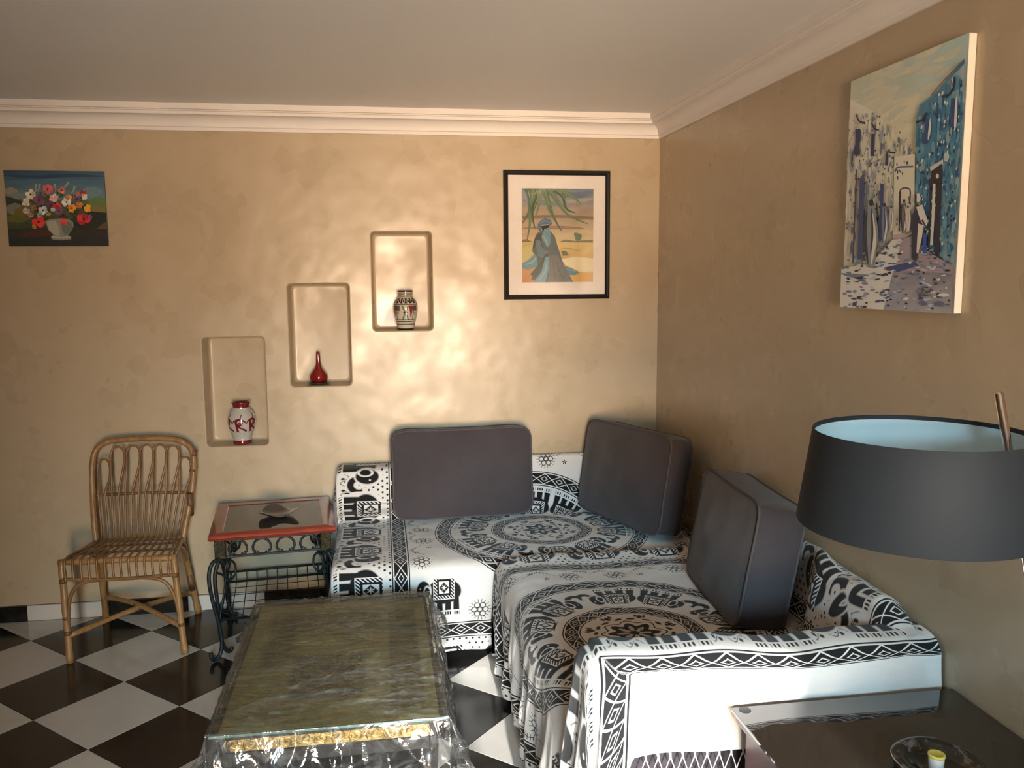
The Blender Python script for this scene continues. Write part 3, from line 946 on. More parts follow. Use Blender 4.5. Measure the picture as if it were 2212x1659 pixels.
P.ell((104, 106, 96), 230, 850, 130, 100, jit=.4); P.ell((98, 84, 36), 340, 900, 120, 90, jit=.4); P.ell((84, 84, 28), 270, 1010, 200, 60, jit=.4)
P.poly((84, 108, 58), (1430, 700), (1560, 650), (1710, 650), (1720, 780), (1450, 800)); P.poly((110, 100, 50), (1480, 790), (1720, 790), (1725, 900), (1500, 890))
P.poly((20, 26, 18), (1200, 960), (1500, 880), (1728, 900), (1740, 1190), (1180, 1190))
P.poly((78, 62, 30), (1560, 1180), (1700, 1060), (1745, 1060), (1750, 1195))
P.grad([(128, 1170), (1748, 1170), (1770, 1450), (160, 1460)], (36, 38, 30), (26, 24, 22), (20, 22, 26), (22, 28, 28), 8, 4, .15)
P.poly((62, 28, 18), (270, 1280), (520, 1200), (760, 1180), (860, 1230), (820, 1290), (420, 1310))
for k in range(70):
    a = random.uniform(0, 2 * PI); rr = math.sqrt(random.random())
    P.ell(random.choice([(44, 54, 34), (34, 44, 30), (58, 68, 44), (70, 74, 52), (50, 46, 30)]), 930 + 470 * rr * math.cos(a), 820 + 270 * rr * math.sin(a), random.uniform(35, 80), random.uniform(25, 55), 9, random.uniform(0, 3), .4)
for p in ((580, 430, 560, 590), (880, 430, 900, 600), (1110, 400, 990, 540), (1210, 470, 1150, 600), (640, 430, 600, 570)):
    P.line((140, 140, 122), 42, (p[0], p[1]), ((p[0] + p[2]) / 2 + 10, (p[1] + p[3]) / 2), (p[2], p[3]), taper='end')
# vase
P.poly((124, 124, 114), (735, 1040), (830, 1010), (960, 1000), (1110, 1005), (1190, 1060), (1200, 1130), (1150, 1220), (1110, 1280), (1165, 1310), (1165, 1340), (1000, 1360), (850, 1345), (832, 1305), (870, 1270), (790, 1190))
P.poly((150, 148, 132), (760, 1060), (900, 1030), (960, 1150), (980, 1290), (890, 1270), (800, 1180)); P.poly((92, 100, 96), (1000, 1040), (1160, 1060), (1190, 1130), (1130, 1240), (1060, 1280), (1010, 1180))
P.line((160, 156, 142), 26, (850, 1300), (1000, 1318), (1150, 1300))
def bloom(x, y, r, c, cen=(30, 22, 26), n=6):
    for k in range(n):
        a = 2 * PI * k / n + random.random()
        j = random.uniform(.8, 1.15); P.ell(tuple(v * j for v in c), x + r * .5 * math.cos(a), y + r * .45 * math.sin(a), r * .55, r * .45, 9, a, .3)
    if cen: P.ell(cen, x, y, r * .2, r * .2, 8)
for b in ((490, 610, 85, (205, 190, 170)), (425, 740, 70, (196, 184, 168), None), (770, 520, 90, (190, 92, 98)), (1000, 540, 65, (196, 120, 110)), (630, 705, 100, (104, 62, 84)),
          (870, 665, 75, (220, 170, 160), None), (1080, 730, 80, (215, 210, 205)), (1115, 655, 55, (196, 130, 52), None), (1250, 690, 68, (92, 72, 96)), (1350, 580, 58, (150, 44, 50)),
          (1260, 600, 45, (176, 100, 88), None), (1370, 640, 55, (196, 186, 166), None), (820, 780, 75, (84, 50, 68)), (930, 800, 72, (176, 40, 44)), (960, 880, 75, (110, 62, 88)),
          (700, 870, 78, (196, 198, 206)), (1170, 830, 75, (206, 130, 40)), (1290, 780, 60, (180, 110, 48), None), (1430, 830, 68, (220, 140, 30), None), (540, 840, 55, (140, 96, 50), None),
          (430, 880, 60, (170, 160, 140), None), (500, 940, 55, (150, 110, 110), None), (630, 1060, 105, (186, 40, 36)), (1365, 1010, 108, (186, 30, 40)), (1045, 1055, 62, (196, 60, 56), None),
          (560, 1140, 40, (190, 110, 40), None), (790, 930, 40, (150, 130, 40), None), (1470, 970, 38, (110, 80, 110), None), (640, 950, 48, (130, 140, 130), None), (860, 860, 40, (180, 182, 180), None)):
    bloom(b[0], b[1], b[2], b[3], *(b[4:] if len(b) > 4 else ()))
P.build('painted_surface', M_PAINT, cv1, Matrix.Translation((X0, -TH, Z1)) @ Matrix(((1, 0, 0, 0), (0, -1, 0, 0), (0, 0, 1, 0), (0, 0, 0, 1))))

# --- 2. framed desert print
FX0, FX1, FZ0, FZ1 = -.877, -.285, 1.655, 2.350
fr = thing('framed_print', 'black framed desert print with a seated robed figure in blue', 'picture', ((FX0 + FX1) / 2, -.001, FZ0))
M_FRAME = noisy('black_lacquer', (.010, .009, .008), (.016, .014, .013), 20, rough=.35, spec=.5)
M_MAT = noisy('mat_board', (.80, .74, .70), (.83, .77, .73), 60, rough=.85, spec=.1)
def frame_piece(p0, p1, inward):
    """one mitred moulding: profile swept from p0 to p1 (outer corners)"""
    p0, p1 = Vector(p0), Vector(p1); t = (p1 - p0).normalized(); n = Vector(inward)
    prof = [(0, 0), (0, .016), (.004, .024), (.011, .027), (.018, .024), (.022, .017), (.026, .013), (.026, 0)]
    v = []
    for d, o in prof: v.append(p0 + t * d + n * d + Vector((0, -o - .001, 0)))
    for d, o in prof: v.append(p1 - t * d + n * d + Vector((0, -o - .001, 0)))
    k = len(prof); f = [(i, (i + 1) % k, k + (i + 1) % k, k + i) for i in range(k)] + [tuple(range(k))[::-1], tuple(range(k, 2 * k))]
    return smooth_by_angle(obj('frame_moulding', v, f, M_FRAME, fr), 25)
cs = [(FX0, 0, FZ0), (FX1, 0, FZ0), (FX1, 0, FZ1), (FX0, 0, FZ1)]
for i, n in enumerate(((0, 0, 1), (-1, 0, 0), (0, 0, -1), (1, 0, 0))): frame_piece(cs[i], cs[(i + 1) % 4], n)
mbd = MB().box((FX0 + .024, -.008, FZ0 + .024), (FX1 - .024, -.002, FZ1 - .024)).build('mat_board', M_MAT, fr, smooth=False)
PX0, PX1, PZ0, PZ1 = -.776, -.377, 1.748, 2.254
P = Paint(lambda x, y: ((x - 302) / 803., (y - 295) / 1055.), PX1 - PX0, PZ1 - PZ0, gain=.95, step=.000008)
P.grad([(302, 295), (1105, 295), (1105, 600), (302, 600)], (128, 152, 162), (116, 132, 152), (180, 160, 138), (186, 160, 136), 8, 8, .12)
P.line((106, 122, 150), 70, (700, 330), (900, 370), (1105, 330), taper=True); P.line((170, 168, 160), 40, (760, 440), (950, 430), (1105, 400), taper=True); P.line((130, 140, 152), 60, (302, 430), (500, 450), (800, 480), taper=True)
P.grad([(302, 590), (1105, 590), (1105, 890), (302, 890)], (176, 150, 126), (172, 156, 134), (220, 206, 168), (206, 184, 150), 8, 8, .1)
P.line((138, 122, 106), 36, (302, 620), (700, 605), (1105, 625)); P.line((160, 136, 120), 40, (302, 740), (700, 730), (1000, 740), taper=True)
P.grad([(302, 890), (1105, 890), (1105, 1350), (302, 1350)], (206, 186, 128), (224, 206, 150), (218, 178, 108), (202, 142, 96), 8, 8, .1)
P.poly((238, 228, 196), (740, 1090), (900, 1060), (1105, 1080), (1105, 1230), (960, 1235), (800, 1160))
P.poly((226, 186, 118), (840, 1270), (960, 1240), (1105, 1235), (1105, 1350), (870, 1350))
P.poly((128, 118, 92), (302, 870), (350, 860), (420, 890), (302, 898)); P.poly((140, 132, 100), (710, 895), (790, 865), (880, 880), (1100, 872), (1100, 900)); P.line((236, 224, 186), 20, (420, 930), (330, 1030), taper=True)
P.ell((118, 140, 118), 930, 830, 48, 44, jit=.5); P.poly((112, 130, 104), (740, 990), (800, 1000), (830, 1045), (760, 1050)); P.line((190, 164, 104), 16, (730, 960), (830, 970), (960, 995), taper=True)
P.poly((206, 196, 140), (302, 960), (420, 920), (430, 1020), (330, 1120), (302, 1130))
# seated robe
P.poly((112, 156, 166), (302, 1135), (380, 1090), (440, 1030), (520, 1090), (480, 1170), (370, 1205), (302, 1190)); P.line((150, 186, 190), 18, (330, 1150), (420, 1120), (460, 1060), taper=True)
P.poly((106, 146, 166), (770, 1160), (850, 1190), (950, 1240), (900, 1270), (820, 1270)); P.line((140, 176, 190), 14, (800, 1200), (870, 1215), (930, 1245), taper=True)
P.poly((98, 112, 116), (480, 790), (540, 760), (620, 770), (670, 830), (700, 940), (745, 1080), (780, 1180), (880, 1350), (480, 1350), (400, 1310), (480, 1180), (470, 1060), (415, 1000), (430, 880))
P.poly((78, 84, 84), (450, 830), (480, 790), (520, 800), (520, 900), (540, 960), (490, 960), (480, 880), (430, 980), (418, 960)); P.poly((112, 134, 142), (450, 880), (500, 870), (530, 970), (600, 1010), (540, 1070), (480, 1050))
P.poly((120, 122, 122), (600, 1050), (700, 1040), (760, 1150), (860, 1350), (600, 1350)); P.poly((92, 96, 94), (500, 1130), (560, 1040), (540, 1170), (470, 1300), (390, 1260))
P.line((84, 90, 92), 18, (540, 1080), (575, 1035), (610, 1050), taper=True); P.poly((128, 170, 184), (560, 1065), (605, 1060), (605, 1180), (560, 1350), (425, 1350), (520, 1230)); P.line((156, 196, 206), 16, (580, 1090), (560, 1220), (480, 1340), taper=True)
P.line((86, 92, 96), 10, (690, 1120), (720, 1230), (790, 1345), taper=True); P.line((86, 92, 96), 8, (650, 1080), (660, 1200), (680, 1340), taper=True)
# turban, veil
P.poly((94, 120, 146), (478, 690), (515, 650), (560, 622), (620, 640), (640, 690), (610, 715), (530, 705), (510, 790), (480, 750)); P.line((122, 146, 166), 14, (500, 690), (560, 655), (630, 680), taper=True)
P.poly((46, 38, 34), (520, 715), (600, 705), (605, 735), (555, 745), (535, 790)); P.line((200, 186, 150), 8, (515, 705), (600, 698))
P.poly((118, 158, 172), (550, 750), (605, 730), (620, 800), (620, 900), (600, 950), (575, 940), (520, 840)); P.line((160, 192, 198), 12, (540, 830), (570, 880), (590, 940), taper=True); P.line((90, 128, 146), 8, (560, 780), (600, 820), (610, 900), taper=True)
# palm fronds
fr_l = [((480, 300), (400, 420), (380, 560), (302, 690)), ((420, 300), (400, 500), (390, 700), (360, 870)), ((520, 300), (440, 480), (420, 600), (445, 740)), ((500, 300), (500, 420), (480, 520), (465, 590)),
        ((560, 310), (600, 450), (660, 620), (745, 770)), ((600, 300), (700, 440), (820, 590), (1040, 690)), ((660, 300), (760, 380), (800, 520), (900, 565)), ((700, 298), (800, 340), (900, 410), (960, 460)),
        ((360, 300), (380, 380), (400, 500), (410, 600)), ((540, 300), (580, 420), (600, 520), (640, 600))]
for i, l in enumerate(fr_l):
    P.line([(88, 114, 88), (108, 132, 100), (76, 100, 78), (120, 142, 106)][i % 4], 62, *l, taper='end')
    P.line([(150, 166, 128), (136, 150, 112)][i % 2], 12, *[(x + 8, y) for x, y in l[:3]], taper='end')
P.build('print', M_INK, mbd, Matrix.Translation((PX0, -.0080, PZ1)) @ Matrix(((1, 0, 0, 0), (0, -1, 0, 0), (0, 0, 1, 0), (0, 0, 0, 1))))
M_PANE = glassy('picture_glass', gloss=.015, rough=.05, edge=.9)
MB().box((FX0 + .023, -.0125, FZ0 + .023), (FX1 - .023, -.0110, FZ1 - .023)).build('glass_pane', M_PANE, fr, smooth=False)

# --- 3. street scene canvas on the right wall
Y0, Y1, SZ0, SZ1, ST = -2.566, -1.998, 1.672, 2.400, .024
sp = thing('street_painting', 'tall canvas of a blue and white street with walking figures', 'painting', (-.001, (Y0 + Y1) / 2, SZ0))
M_CANV2 = noisy('canvas_white_edge', (.80, .74, .64), (.84, .78, .68), 10, rough=.8)
cv2 = MB().bbox((-ST, Y0, SZ0), (-.001, Y1, SZ1), .002).build('canvas', M_CANV2, sp, smooth=False)
H3 = homog([(97, 320), (755, 50), (685, 1605), (53, 1562)])
P = Paint(H3, Y1 - Y0, SZ1 - SZ0, gain=2.0, step=.000008)
IV = (198, 188, 166)
P.grad([(97, 320), (755, 50), (685, 1605), (53, 1562)], (158, 162, 146), (140, 160, 158), (140, 136, 134), (190, 186, 172), 14, 16, .10)
P.grad([(90, 420), (480, 380), (480, 760), (80, 760)], (172, 168, 150), (168, 166, 148), (196, 182, 156), (186, 174, 152), 8, 8, .06)
for k in range(90):
    x = random.uniform(110, 700); y = random.uniform(150, 560)
    P.line(random.choice([(164, 164, 148), (158, 162, 150), (168, 166, 149), (154, 161, 152)]), 30, (x, y), (x + random.uniform(70, 130), y - random.uniform(30, 70)), taper=True)
# left houses
P.poly((188, 182, 166), (93, 420), (160, 450), (275, 510), (280, 640), (345, 650), (352, 720), (460, 712), (462, 900), (430, 1150), (330, 1250), (230, 1330), (62, 1350))
P.poly((176, 172, 160), (93, 450), (130, 460), (140, 1330), (64, 1340))
P.grad([(140, 800), (300, 800), (290, 1220), (130, 1320)], (186, 180, 166), (184, 176, 160), (150, 156, 160), (140, 148, 156), 6, 6, .15)
for k in range(330):
    x = random.uniform(75, 450); y = random.uniform(480 + max(0, x - 250) * 1.0, 1250 - max(0, x - 200) * .4)
    P.line(random.choice([(150, 152, 154), (204, 196, 176), (122, 132, 150), (166, 166, 164), (90, 96, 116), (196, 188, 168)]), random.uniform(6, 18), (x, y), (x + random.uniform(-4, 4), y + random.uniform(20, 80)), taper=True)
for k in range(170):
    x = random.uniform(75, 450); y = random.uniform(480 + max(0, x - 250) * .9, 1150)
    P.ell(random.choice([(52, 54, 78), (80, 84, 104), (40, 40, 56)]), x, y, 3.0, random.uniform(5, 9), 6, .2)
for (x, y0, y1, w) in ((142, 580, 725, 26), (228, 605, 728, 20), (306, 700, 780, 14), (112, 725, 775, 8)): P.line((44, 50, 84), w, (x + 2, y0), (x, (y0 + y1) / 2), (x - 2, y1))
for p in (((135, 500), (150, 535), (180, 545)), ((222, 545), (235, 575), (262, 585)), ((315, 690), (328, 708), (356, 706))): P.line((34, 34, 48), 8, *p)
for p in (((150, 540), (85, 680)), ((222, 580), (180, 720)), ((310, 700), (255, 810))): P.line((110, 110, 110), 3, *p)
# far end of street
P.poly((190, 182, 164), (350, 730), (465, 715), (465, 1160), (345, 1180)); P.line((74, 86, 118), 10, (365, 810), (370, 790), (455, 785)); P.line((60, 62, 78), 8, (382, 1000), (385, 915), (438, 912), (436, 990)); P.line((40, 42, 54), 9, (385, 925), (380, 1140))
P.poly((150, 140, 148), (350, 1160), (430, 1150), (440, 1190), (345, 1195))
for k in range(30):
    P.ell(random.choice([(50, 52, 72), (90, 96, 116), (204, 196, 178)]), random.uniform(355, 460), random.uniform(730, 1150), 4, random.uniform(7, 14), 6)
# right house (blue)
P.poly((60, 104, 134), (740, 195), (560, 400), (490, 450), (470, 560), (478, 700), (465, 930), (520, 1000), (560, 1260), (690, 1330), (748, 400))
P.grad([(640, 320), (745, 215), (735, 620), (640, 680)], (92, 124, 148), (130, 142, 150), (96, 130, 146), (64, 118, 146), 6, 6, .2)
P.grad([(480, 560), (640, 520), (620, 1000), (470, 940)], (60, 108, 140), (52, 112, 142), (56, 110, 134), (78, 118, 138), 6, 6, .2)
P.grad([(630, 700), (735, 640), (695, 1330), (610, 1280)], (70, 122, 142), (92, 128, 140), (110, 130, 138), (92, 124, 138), 6, 6, .15)
for k in range(300):
    x = random.uniform(478, 738); yt = 470 if x < 560 else 400 - (x - 560) * 1.1
    y = random.uniform(yt + 20, 1240)
    P.line(random.choice([(54, 98, 130), (72, 120, 146), (88, 128, 148), (56, 104, 136), (112, 138, 150), (62, 114, 142), (44, 80, 116)]), random.uniform(10, 28), (x, y), (x - random.uniform(0, 5), y + random.uniform(25, 90)), taper=True)
for k in range(130):
    x = random.uniform(480, 735); yt = 470 if x < 560 else 400 - (x - 560) * 1.1
    P.ell(random.choice([(24, 44, 72), (196, 200, 196), (26, 40, 66), (170, 186, 192)]), x, random.uniform(yt + 25, 1220), random.uniform(3, 6), random.uniform(6, 13), 7, .2)
P.line((90, 72, 70), 5, (742, 200), (600, 345), (560, 395))
P.line((34, 32, 42), 12, (475, 542), (510, 530), (538, 490)); P.line((34, 32, 42), 11, (622, 402), (662, 390), (688, 340), (690, 295))
P.line((38, 62, 104), 22, (684, 410), (682, 500), (676, 570)); P.line((190, 188, 180), 16, (702, 400), (700, 500), (694, 590), taper=True); P.line((40, 64, 106), 20, (538, 520), (534, 590), (528, 660)); P.line((196, 194, 184), 13, (556, 520), (552, 590), (545, 640), taper=True)
P.poly((160, 164, 164), (556, 790), (630, 745), (632, 775), (562, 815))
P.poly((40, 34, 44), (566, 810), (626, 768), (625, 900), (612, 1310), (588, 1300), (596, 900), (565, 890)); P.line((176, 176, 166), 16, (582, 880), (578, 1050), (570, 1220)); P.line((40, 36, 48), 9, (562, 880), (556, 1250))
P.ell((214, 204, 184), 600, 838, 9, 14); P.ell((150, 160, 164), 648, 735, 16, 26, jit=.4)
# street
P.poly((206, 196, 176), (62, 1350), (230, 1320), (350, 1190), (400, 1185), (380, 1300), (340, 1450), (300, 1590), (54, 1562))
P.poly((132, 124, 132), (400, 1190), (460, 1170), (560, 1260), (690, 1340), (686, 1604), (300, 1580), (340, 1440), (375, 1310))
P.grad([(355, 1360), (690, 1380), (686, 1604), (300, 1585)], (120, 116, 128), (110, 106, 116), (140, 138, 138), (128, 130, 142), 8, 6, .15)
P.poly((52, 64, 104), (300, 1345), (420, 1320), (480, 1310), (500, 1335), (380, 1370), (310, 1360))
for k in range(260):
    x = random.uniform(70, 680); y = random.uniform(1200 + abs(x - 400) * .25, 1580)
    P.ell(random.choice([(58, 66, 96), (90, 100, 130), (40, 42, 60), (196, 190, 180), (150, 160, 176), (84, 120, 156), (112, 108, 124)]), x, y, random.uniform(5, 18), random.uniform(3, 8), 8, random.uniform(-.3, .3), .4)
P.ell((36, 38, 50), 165, 1395, 26, 15, jit=.3); P.line((92, 110, 130), 14, (62, 1375), (130, 1390), (220, 1385), taper=True); P.ell((196, 200, 196), 645, 1500, 34, 10); P.ell((84, 86, 110), 624, 1548, 26, 14); P.ell((86, 84, 116), 530, 1545, 22, 14)
# doors and figures on the left
P.line((56, 66, 104), 26, (178, 850), (176, 1050), (168, 1300)); P.line((80, 92, 124), 10, (205, 870), (200, 1100)); P.line((50, 60, 100), 20, (292, 880), (290, 1000), (284, 1180)); P.line((62, 60, 74), 8, (148, 800), (130, 1320))
def walker(x, y, h, c1, c2, c3):
    P.ell((40, 42, 54), x, y + h * .05, h * .035, h * .05, 8); P.poly(c1, (x - h * .05, y + h * .1), (x + h * .05, y + h * .1), (x + h * .11, y + h * .5), (x + h * .06, y + h * .95), (x - h * .06, y + h * .98), (x - h * .11, y + h * .55))
    P.line(c2, h * .05, (x - h * .06, y + h * .15), (x - h * .09, y + h * .5), (x - h * .04, y + h * .95), taper=True); P.line(c3, h * .05, (x + h * .02, y + h * .2), (x + h * .05, y + h * .6), (x + h * .0, y + h * .95), taper=True); P.line(c2, h * .03, (x, y + h * .12), (x + h * .02, y + h * .5), (x - h * .01, y + h * .8), taper=True)
walker(232, 965, 385, (110, 120, 130), (44, 50, 66), (180, 180, 172)); walker(306, 985, 230, (96, 106, 128), (46, 56, 88), (186, 182, 172)); walker(345, 1000, 150, (150, 150, 150), (90, 96, 120), (196, 190, 176))
walker(418, 965, 195, (92, 92, 104), (40, 42, 56), (186, 180, 168)); walker(440, 1000, 150, (176, 168, 156), (120, 124, 140), (200, 192, 176))
# large figure with sack
P.poly((44, 46, 62), (462, 1060), (490, 990), (520, 1010), (545, 1090), (520, 1200), (490, 1310), (464, 1300), (462, 1160)); P.ell((196, 188, 172), 497, 958, 13, 26); P.line((40, 40, 54), 10, (484, 945), (482, 990)); P.poly((206, 200, 190), (486, 1010), (520, 995), (555, 1090), (540, 1130), (510, 1080)); P.poly((192, 186, 172), (498, 1100), (530, 1110), (520, 1180), (500, 1270), (490, 1260)); P.line((40, 70, 140), 22, (540, 1160), (535, 1210), (540, 1265)); P.line((48, 50, 66), 14, (455, 1135), (470, 1070), (486, 1020)); P.line((44, 46, 60), 10, (520, 1080), (548, 1130))
# scrawled signature
P.line((40, 40, 52), 3, (512, 1462), (500, 1468), (500, 1490), (512, 1486), (510, 1505)); P.line((40, 40, 52), 3, (522, 1492), (526, 1462), (536, 1470), (528, 1480), (540, 1492), (548, 1478), (552, 1490), (560, 1476), (564, 1488), (572, 1462), (574, 1488), (580, 1468), (586, 1484)); P.line((40, 42, 54), 4, (505, 1508), (540, 1502), (580, 1498))
P.build('painted_surface', M_PAINT, cv2, Matrix.Translation((-ST, Y1, SZ1)) @ Matrix(((0, -1, 0, 0), (-1, 0, 0, 0), (0, 0, 1, 0), (0, 0, 0, 1))))

# ================================================================== RATTAN CHAIR
M_RAT = noisy('rattan_pole', (.22, .115, .042), (.40, .225, .085), 5, rough=.35, spec=.5, sc3=(9, 9, 1.5), bmp=.15, bscale=30, lo=.3, hi=.7)
M_RAT2 = noisy('rattan_rod', (.15, .072, .026), (.29, .15, .055), 9, rough=.35, spec=.5, lo=.3, hi=.7)
M_BIND = noisy('rattan_binding', (.10, .045, .018), (.20, .10, .04), 25, rough=.5, bmp=.3, bscale=120)
ch = thing('rattan_chair', 'rattan chair with a looped back beside the red-rimmed side table', 'chair', (-2.78, -.32, 0))
def pole(name, pts, r, res=6, n=10, m=None, nodes=0):
    Q = curve_pts(pts, res) if len(pts) > 2 else [Vector(pts[0]).lerp(Vector(pts[1]), k / 24) for k in range(25)]
    R = [r] * len(Q)
    if nodes:
        L = len(Q)
        for k in range(1, nodes + 1):
            i = int(L * (k - .45) / nodes)
            if 0 < i < L - 1: R[i] = r * 1.16
    return MB().tube(Q, R, n).build(name, m or M_RAT, ch)
FL, FR = [(-3.052, -.525, .475), (-3.040, -.552, .25), (-3.027, -.578, .0)], [(-2.550, -.535, .475), (-2.534, -.55, .25), (-2.516, -.567, .0)]
RL, RR = [(-2.990, -.200, .47), (-3.005, -.13, .24), (-3.022, -.055, .0)], [(-2.585, -.205, .47), (-2.572, -.13, .24), (-2.556, -.050, .0)]
for l in (FL, FR, RL, RR): pole('leg', l, .0155, nodes=3)
bkf = pole('back_frame', [(-2.992, -.215, .45), (-3.004, -.190, .56), (-3.014, -.155, .70), (-3.016, -.125, .84), (-3.000, -.110, .915), (-2.950, -.102, .955), (-2.87, -.10, .966), (-2.76, -.10, .968), (-2.66, -.10, .964), (-2.585, -.102, .948), (-2.535, -.110, .905), (-2.522, -.125, .83), (-2.535, -.158, .68), (-2.56, -.192, .55), (-2.578, -.215, .45)], .0145, nodes=7)
pole('seat_rail', [(-3.066, -.522, .470), (-2.80, -.532, .470), (-2.540, -.534, .468)], .0145, nodes=2)
pole('seat_rail', [(-2.995, -.212, .472), (-2.78, -.212, .470), (-2.575, -.214, .468)], .012)
pole('seat_rail', [(-3.056, -.53, .465), (-2.99, -.20, .465)], .013); pole('seat_rail', [(-2.548, -.54, .465), (-2.582, -.20, .465)], .013)
pole('front_rail', [(-3.043, -.548, .395), (-2.80, -.556, .385), (-2.546, -.553, .39)], .0085, m=M_RAT2)
pole('back_rail', [(-3.012, -.158, .695), (-2.78, -.156, .697), (-2.540, -.160, .69)], .0075, m=M_BIND)
pole('stretcher', [(-3.033, -.565, .125), (-2.80, -.32, .145), (-2.563, -.085, .135)], .0125, nodes=3); pole('stretcher', [(-2.525, -.560, .135), (-2.79, -.31, .165), (-3.014, -.085, .135)], .0125, nodes=3)
pole('bracket', [(-3.030, -.565, .12), (-3.022, -.562, .26), (-3.00, -.558, .34), (-2.95, -.557, .378), (-2.88, -.556, .386)], .0085, m=M_RAT2); pole('bracket', [(-2.530, -.560, .15), (-2.545, -.558, .26), (-2.575, -.557, .34), (-2.62, -.557, .374), (-2.69, -.556, .386)], .0085, m=M_RAT2)
pole('bracket', [(-2.566, -.10, .16), (-2.575, -.15, .30), (-2.57, -.22, .40), (-2.56, -.32, .45)], .0085, m=M_RAT2); pole('bracket', [(-3.016, -.10, .16), (-3.005, -.16, .30), (-3.01, -.22, .40), (-3.02, -.32, .45)], .0085, m=M_RAT2)
tops = [-2.962, -2.894, -2.818, -2.753, -2.689, -2.626, -2.567]; tz = [.872, .932, .936, .938, .936, .930, .868]
railx = np.linspace(-2.985, -2.562, 14); seatx = np.linspace(-2.968, -2.600, 14); frx = np.linspace(-3.030, -2.572, 14)
for i, (tx, z) in enumerate(zip(tops, tz)):
    hw = .029 if i in (0, 6) else .032
    a, b = 2 * i, 2 * i + 1
    ya = -.108 - (.94 - z) * .12
    up = lambda k, s: [(seatx[k], -.205, .500), ((seatx[k] + railx[k]) / 2, -.182, .60), (railx[k], -.162, .700), (tx + s * hw * .95, -.135, z - .10), (tx + s * hw, ya - .006, z - .035)]
    P = up(a, -1) + [(tx - hw * .6, ya, z - .008), (tx, ya, z), (tx + hw * .6, ya, z - .008)] + up(b, 1)[::-1]
    P = [(seatx[a], -.235, .484)] + P + [(seatx[b], -.235, .484)]
    MB().tube(P, .0058, 7, res=4).build('back_loop', M_RAT2, ch)
for k in range(14):
    MB().tube([(seatx[k], -.212, .484), (seatx[k] * .7 + frx[k] * .3, -.32, .481), (frx[k], -.46, .485), (frx[k], -.535, .487), (frx[k], -.552, .474), (frx[k], -.556, .44), (frx[k] + .004, -.560, .386)], .0058, 7, res=4).build('seat_rod', M_RAT2, ch)
for t in (.3, .62):
    y = -.212 + t * (-.32); pole('seat_cross_rod', [(-2.995 - .06 * t, y, .472), (-2.78, y, .472), (-2.578 + .03 * t, y, .472)], .006, m=M_BIND)
def wrap(c, d, r, l):
    c = Vector(c); d = Vector(d).normalized()
    MB().tube([c - d * l / 2, c + d * l / 2], r, 10).build('binding', M_BIND, ch)
for c, d, l in (((-3.0145, -.148, .66), (-.03, .2, 1), .15), ((-2.541, -.172, .63), (-.05, .2, -1), .12), ((-2.528, -.140, .80), (.05, .2, 1), .012), ((-2.522, -.113, .885), (.1, .15, 1), .03), ((-3.034, -.563, .14), (.05, -.1, -1), .02), ((-3.037, -.557, .21), (.05, -.1, -1), .015), ((-2.526, -.558, .145), (.05, -.1, -1), .015), ((-3.046, -.54, .385), (.05, -.1, -1), .02), ((-2.544, -.543, .385), (.05, -.1, -1), .02), ((-2.57, -.12, .20), (.05, .3, -1), .10)):
    wrap(c, d, .0165, l)
wrap((-2.79, -.315, .153), (1, 1, 0), .020, .03)

# ================================================================== IRON SIDE TABLE
M_IRON = noisy('verdigris_iron', (.010, .014, .016), (.020, .038, .043), 40, rough=.5, metal=.3, spec=.5, lo=.4, hi=.75, bmp=.4, bscale=90)
M_RED = noisy('red_stained_wood', (.20, .028, .014), (.32, .048, .022), 10, rough=.28, spec=.6, sc3=(1, 8, 8), coat=.4)
def _emb(b, link):
    o = coord('Object'); n = noise_tex(o, 55, 3, .6, 2.5)
    link(ramp(n, [(.35, (.014, .014, .009)), (.65, (.065, .055, .025))]), 'Base Color'); link(bump(n, .8, .006), 'Normal')
M_EMB = mat('embossed_brass', (.12, .1, .05), .45, .7, fn=_emb)
M_STGLASS = noisy('smoky_tabletop_glass', (.06, .05, .042), (.075, .063, .052), 4, rough=.06, spec=.6)
st = thing('iron_side_table', 'side table with red wooden rim and scrolled iron legs', 'table', (-2.104, -.352, 0), math.radians(6.0))
TW, TD, TZ = .288, .300, .605
def stp(name, mb, m, smooth=True, ang=None):
    o = mb.build(name, m, st, smooth, world=False)
    if ang: smooth_by_angle(o, ang)
    return o
def rim(p0, p1, n, w):
    """mitred top rail with rounded outer edge"""
    p0, p1, n = Vector(p0), Vector(p1), Vector(n); t = (p1 - p0).normalized()
    prof = [(0.006, -.028), (0, -.022), (-.004, -.014), (0, -.005), (.008, 0), (w - .004, 0), (w, -.004), (w, -.028)]
    v = [p0 + t * max(d, 0) + n * d + Vector((0, 0, o)) for d, o in prof]
    v2 = [p1 - t * max(d, 0) + n * d + Vector((0, 0, o)) for d, o in prof]
    k = len(prof); f = [(i, (i + 1) % k, k + (i + 1) % k, k + i) for i in range(k)] + [tuple(range(k))[::-1], tuple(range(k, 2 * k))]
    o = obj('rim', v + v2, f, M_RED, st, True, world=False); smooth_by_angle(o, 35)
RW = .062
c4 = [(-TW, -TD, TZ), (TW, -TD, TZ), (TW, TD, TZ), (-TW, TD, TZ)]
for i, n in enumerate(((0, 1, 0), (-1, 0, 0), (0, -1, 0), (1, 0, 0))): rim(c4[i], c4[(i + 1) % 4], n, RW)
stp('glass_top', MB().bbox((-TW + RW - .004, -TD + RW - .004, TZ - .016), (TW - RW + .004, TD - RW + .004, TZ - .003), .001), M_STGLASS, False)
BW = .050; B0 = TW - .022
for sx in (-1, 1):
    for sy in (-1, 1):
        cx, cy = sx * (B0 - BW / 2), sy * (TD - .022 - BW / 2)
        stp('corner_block', MB().bbox((cx - BW / 2, cy - BW / 2, .482), (cx + BW / 2, cy + BW / 2, .577), .003), M_EMB, False)
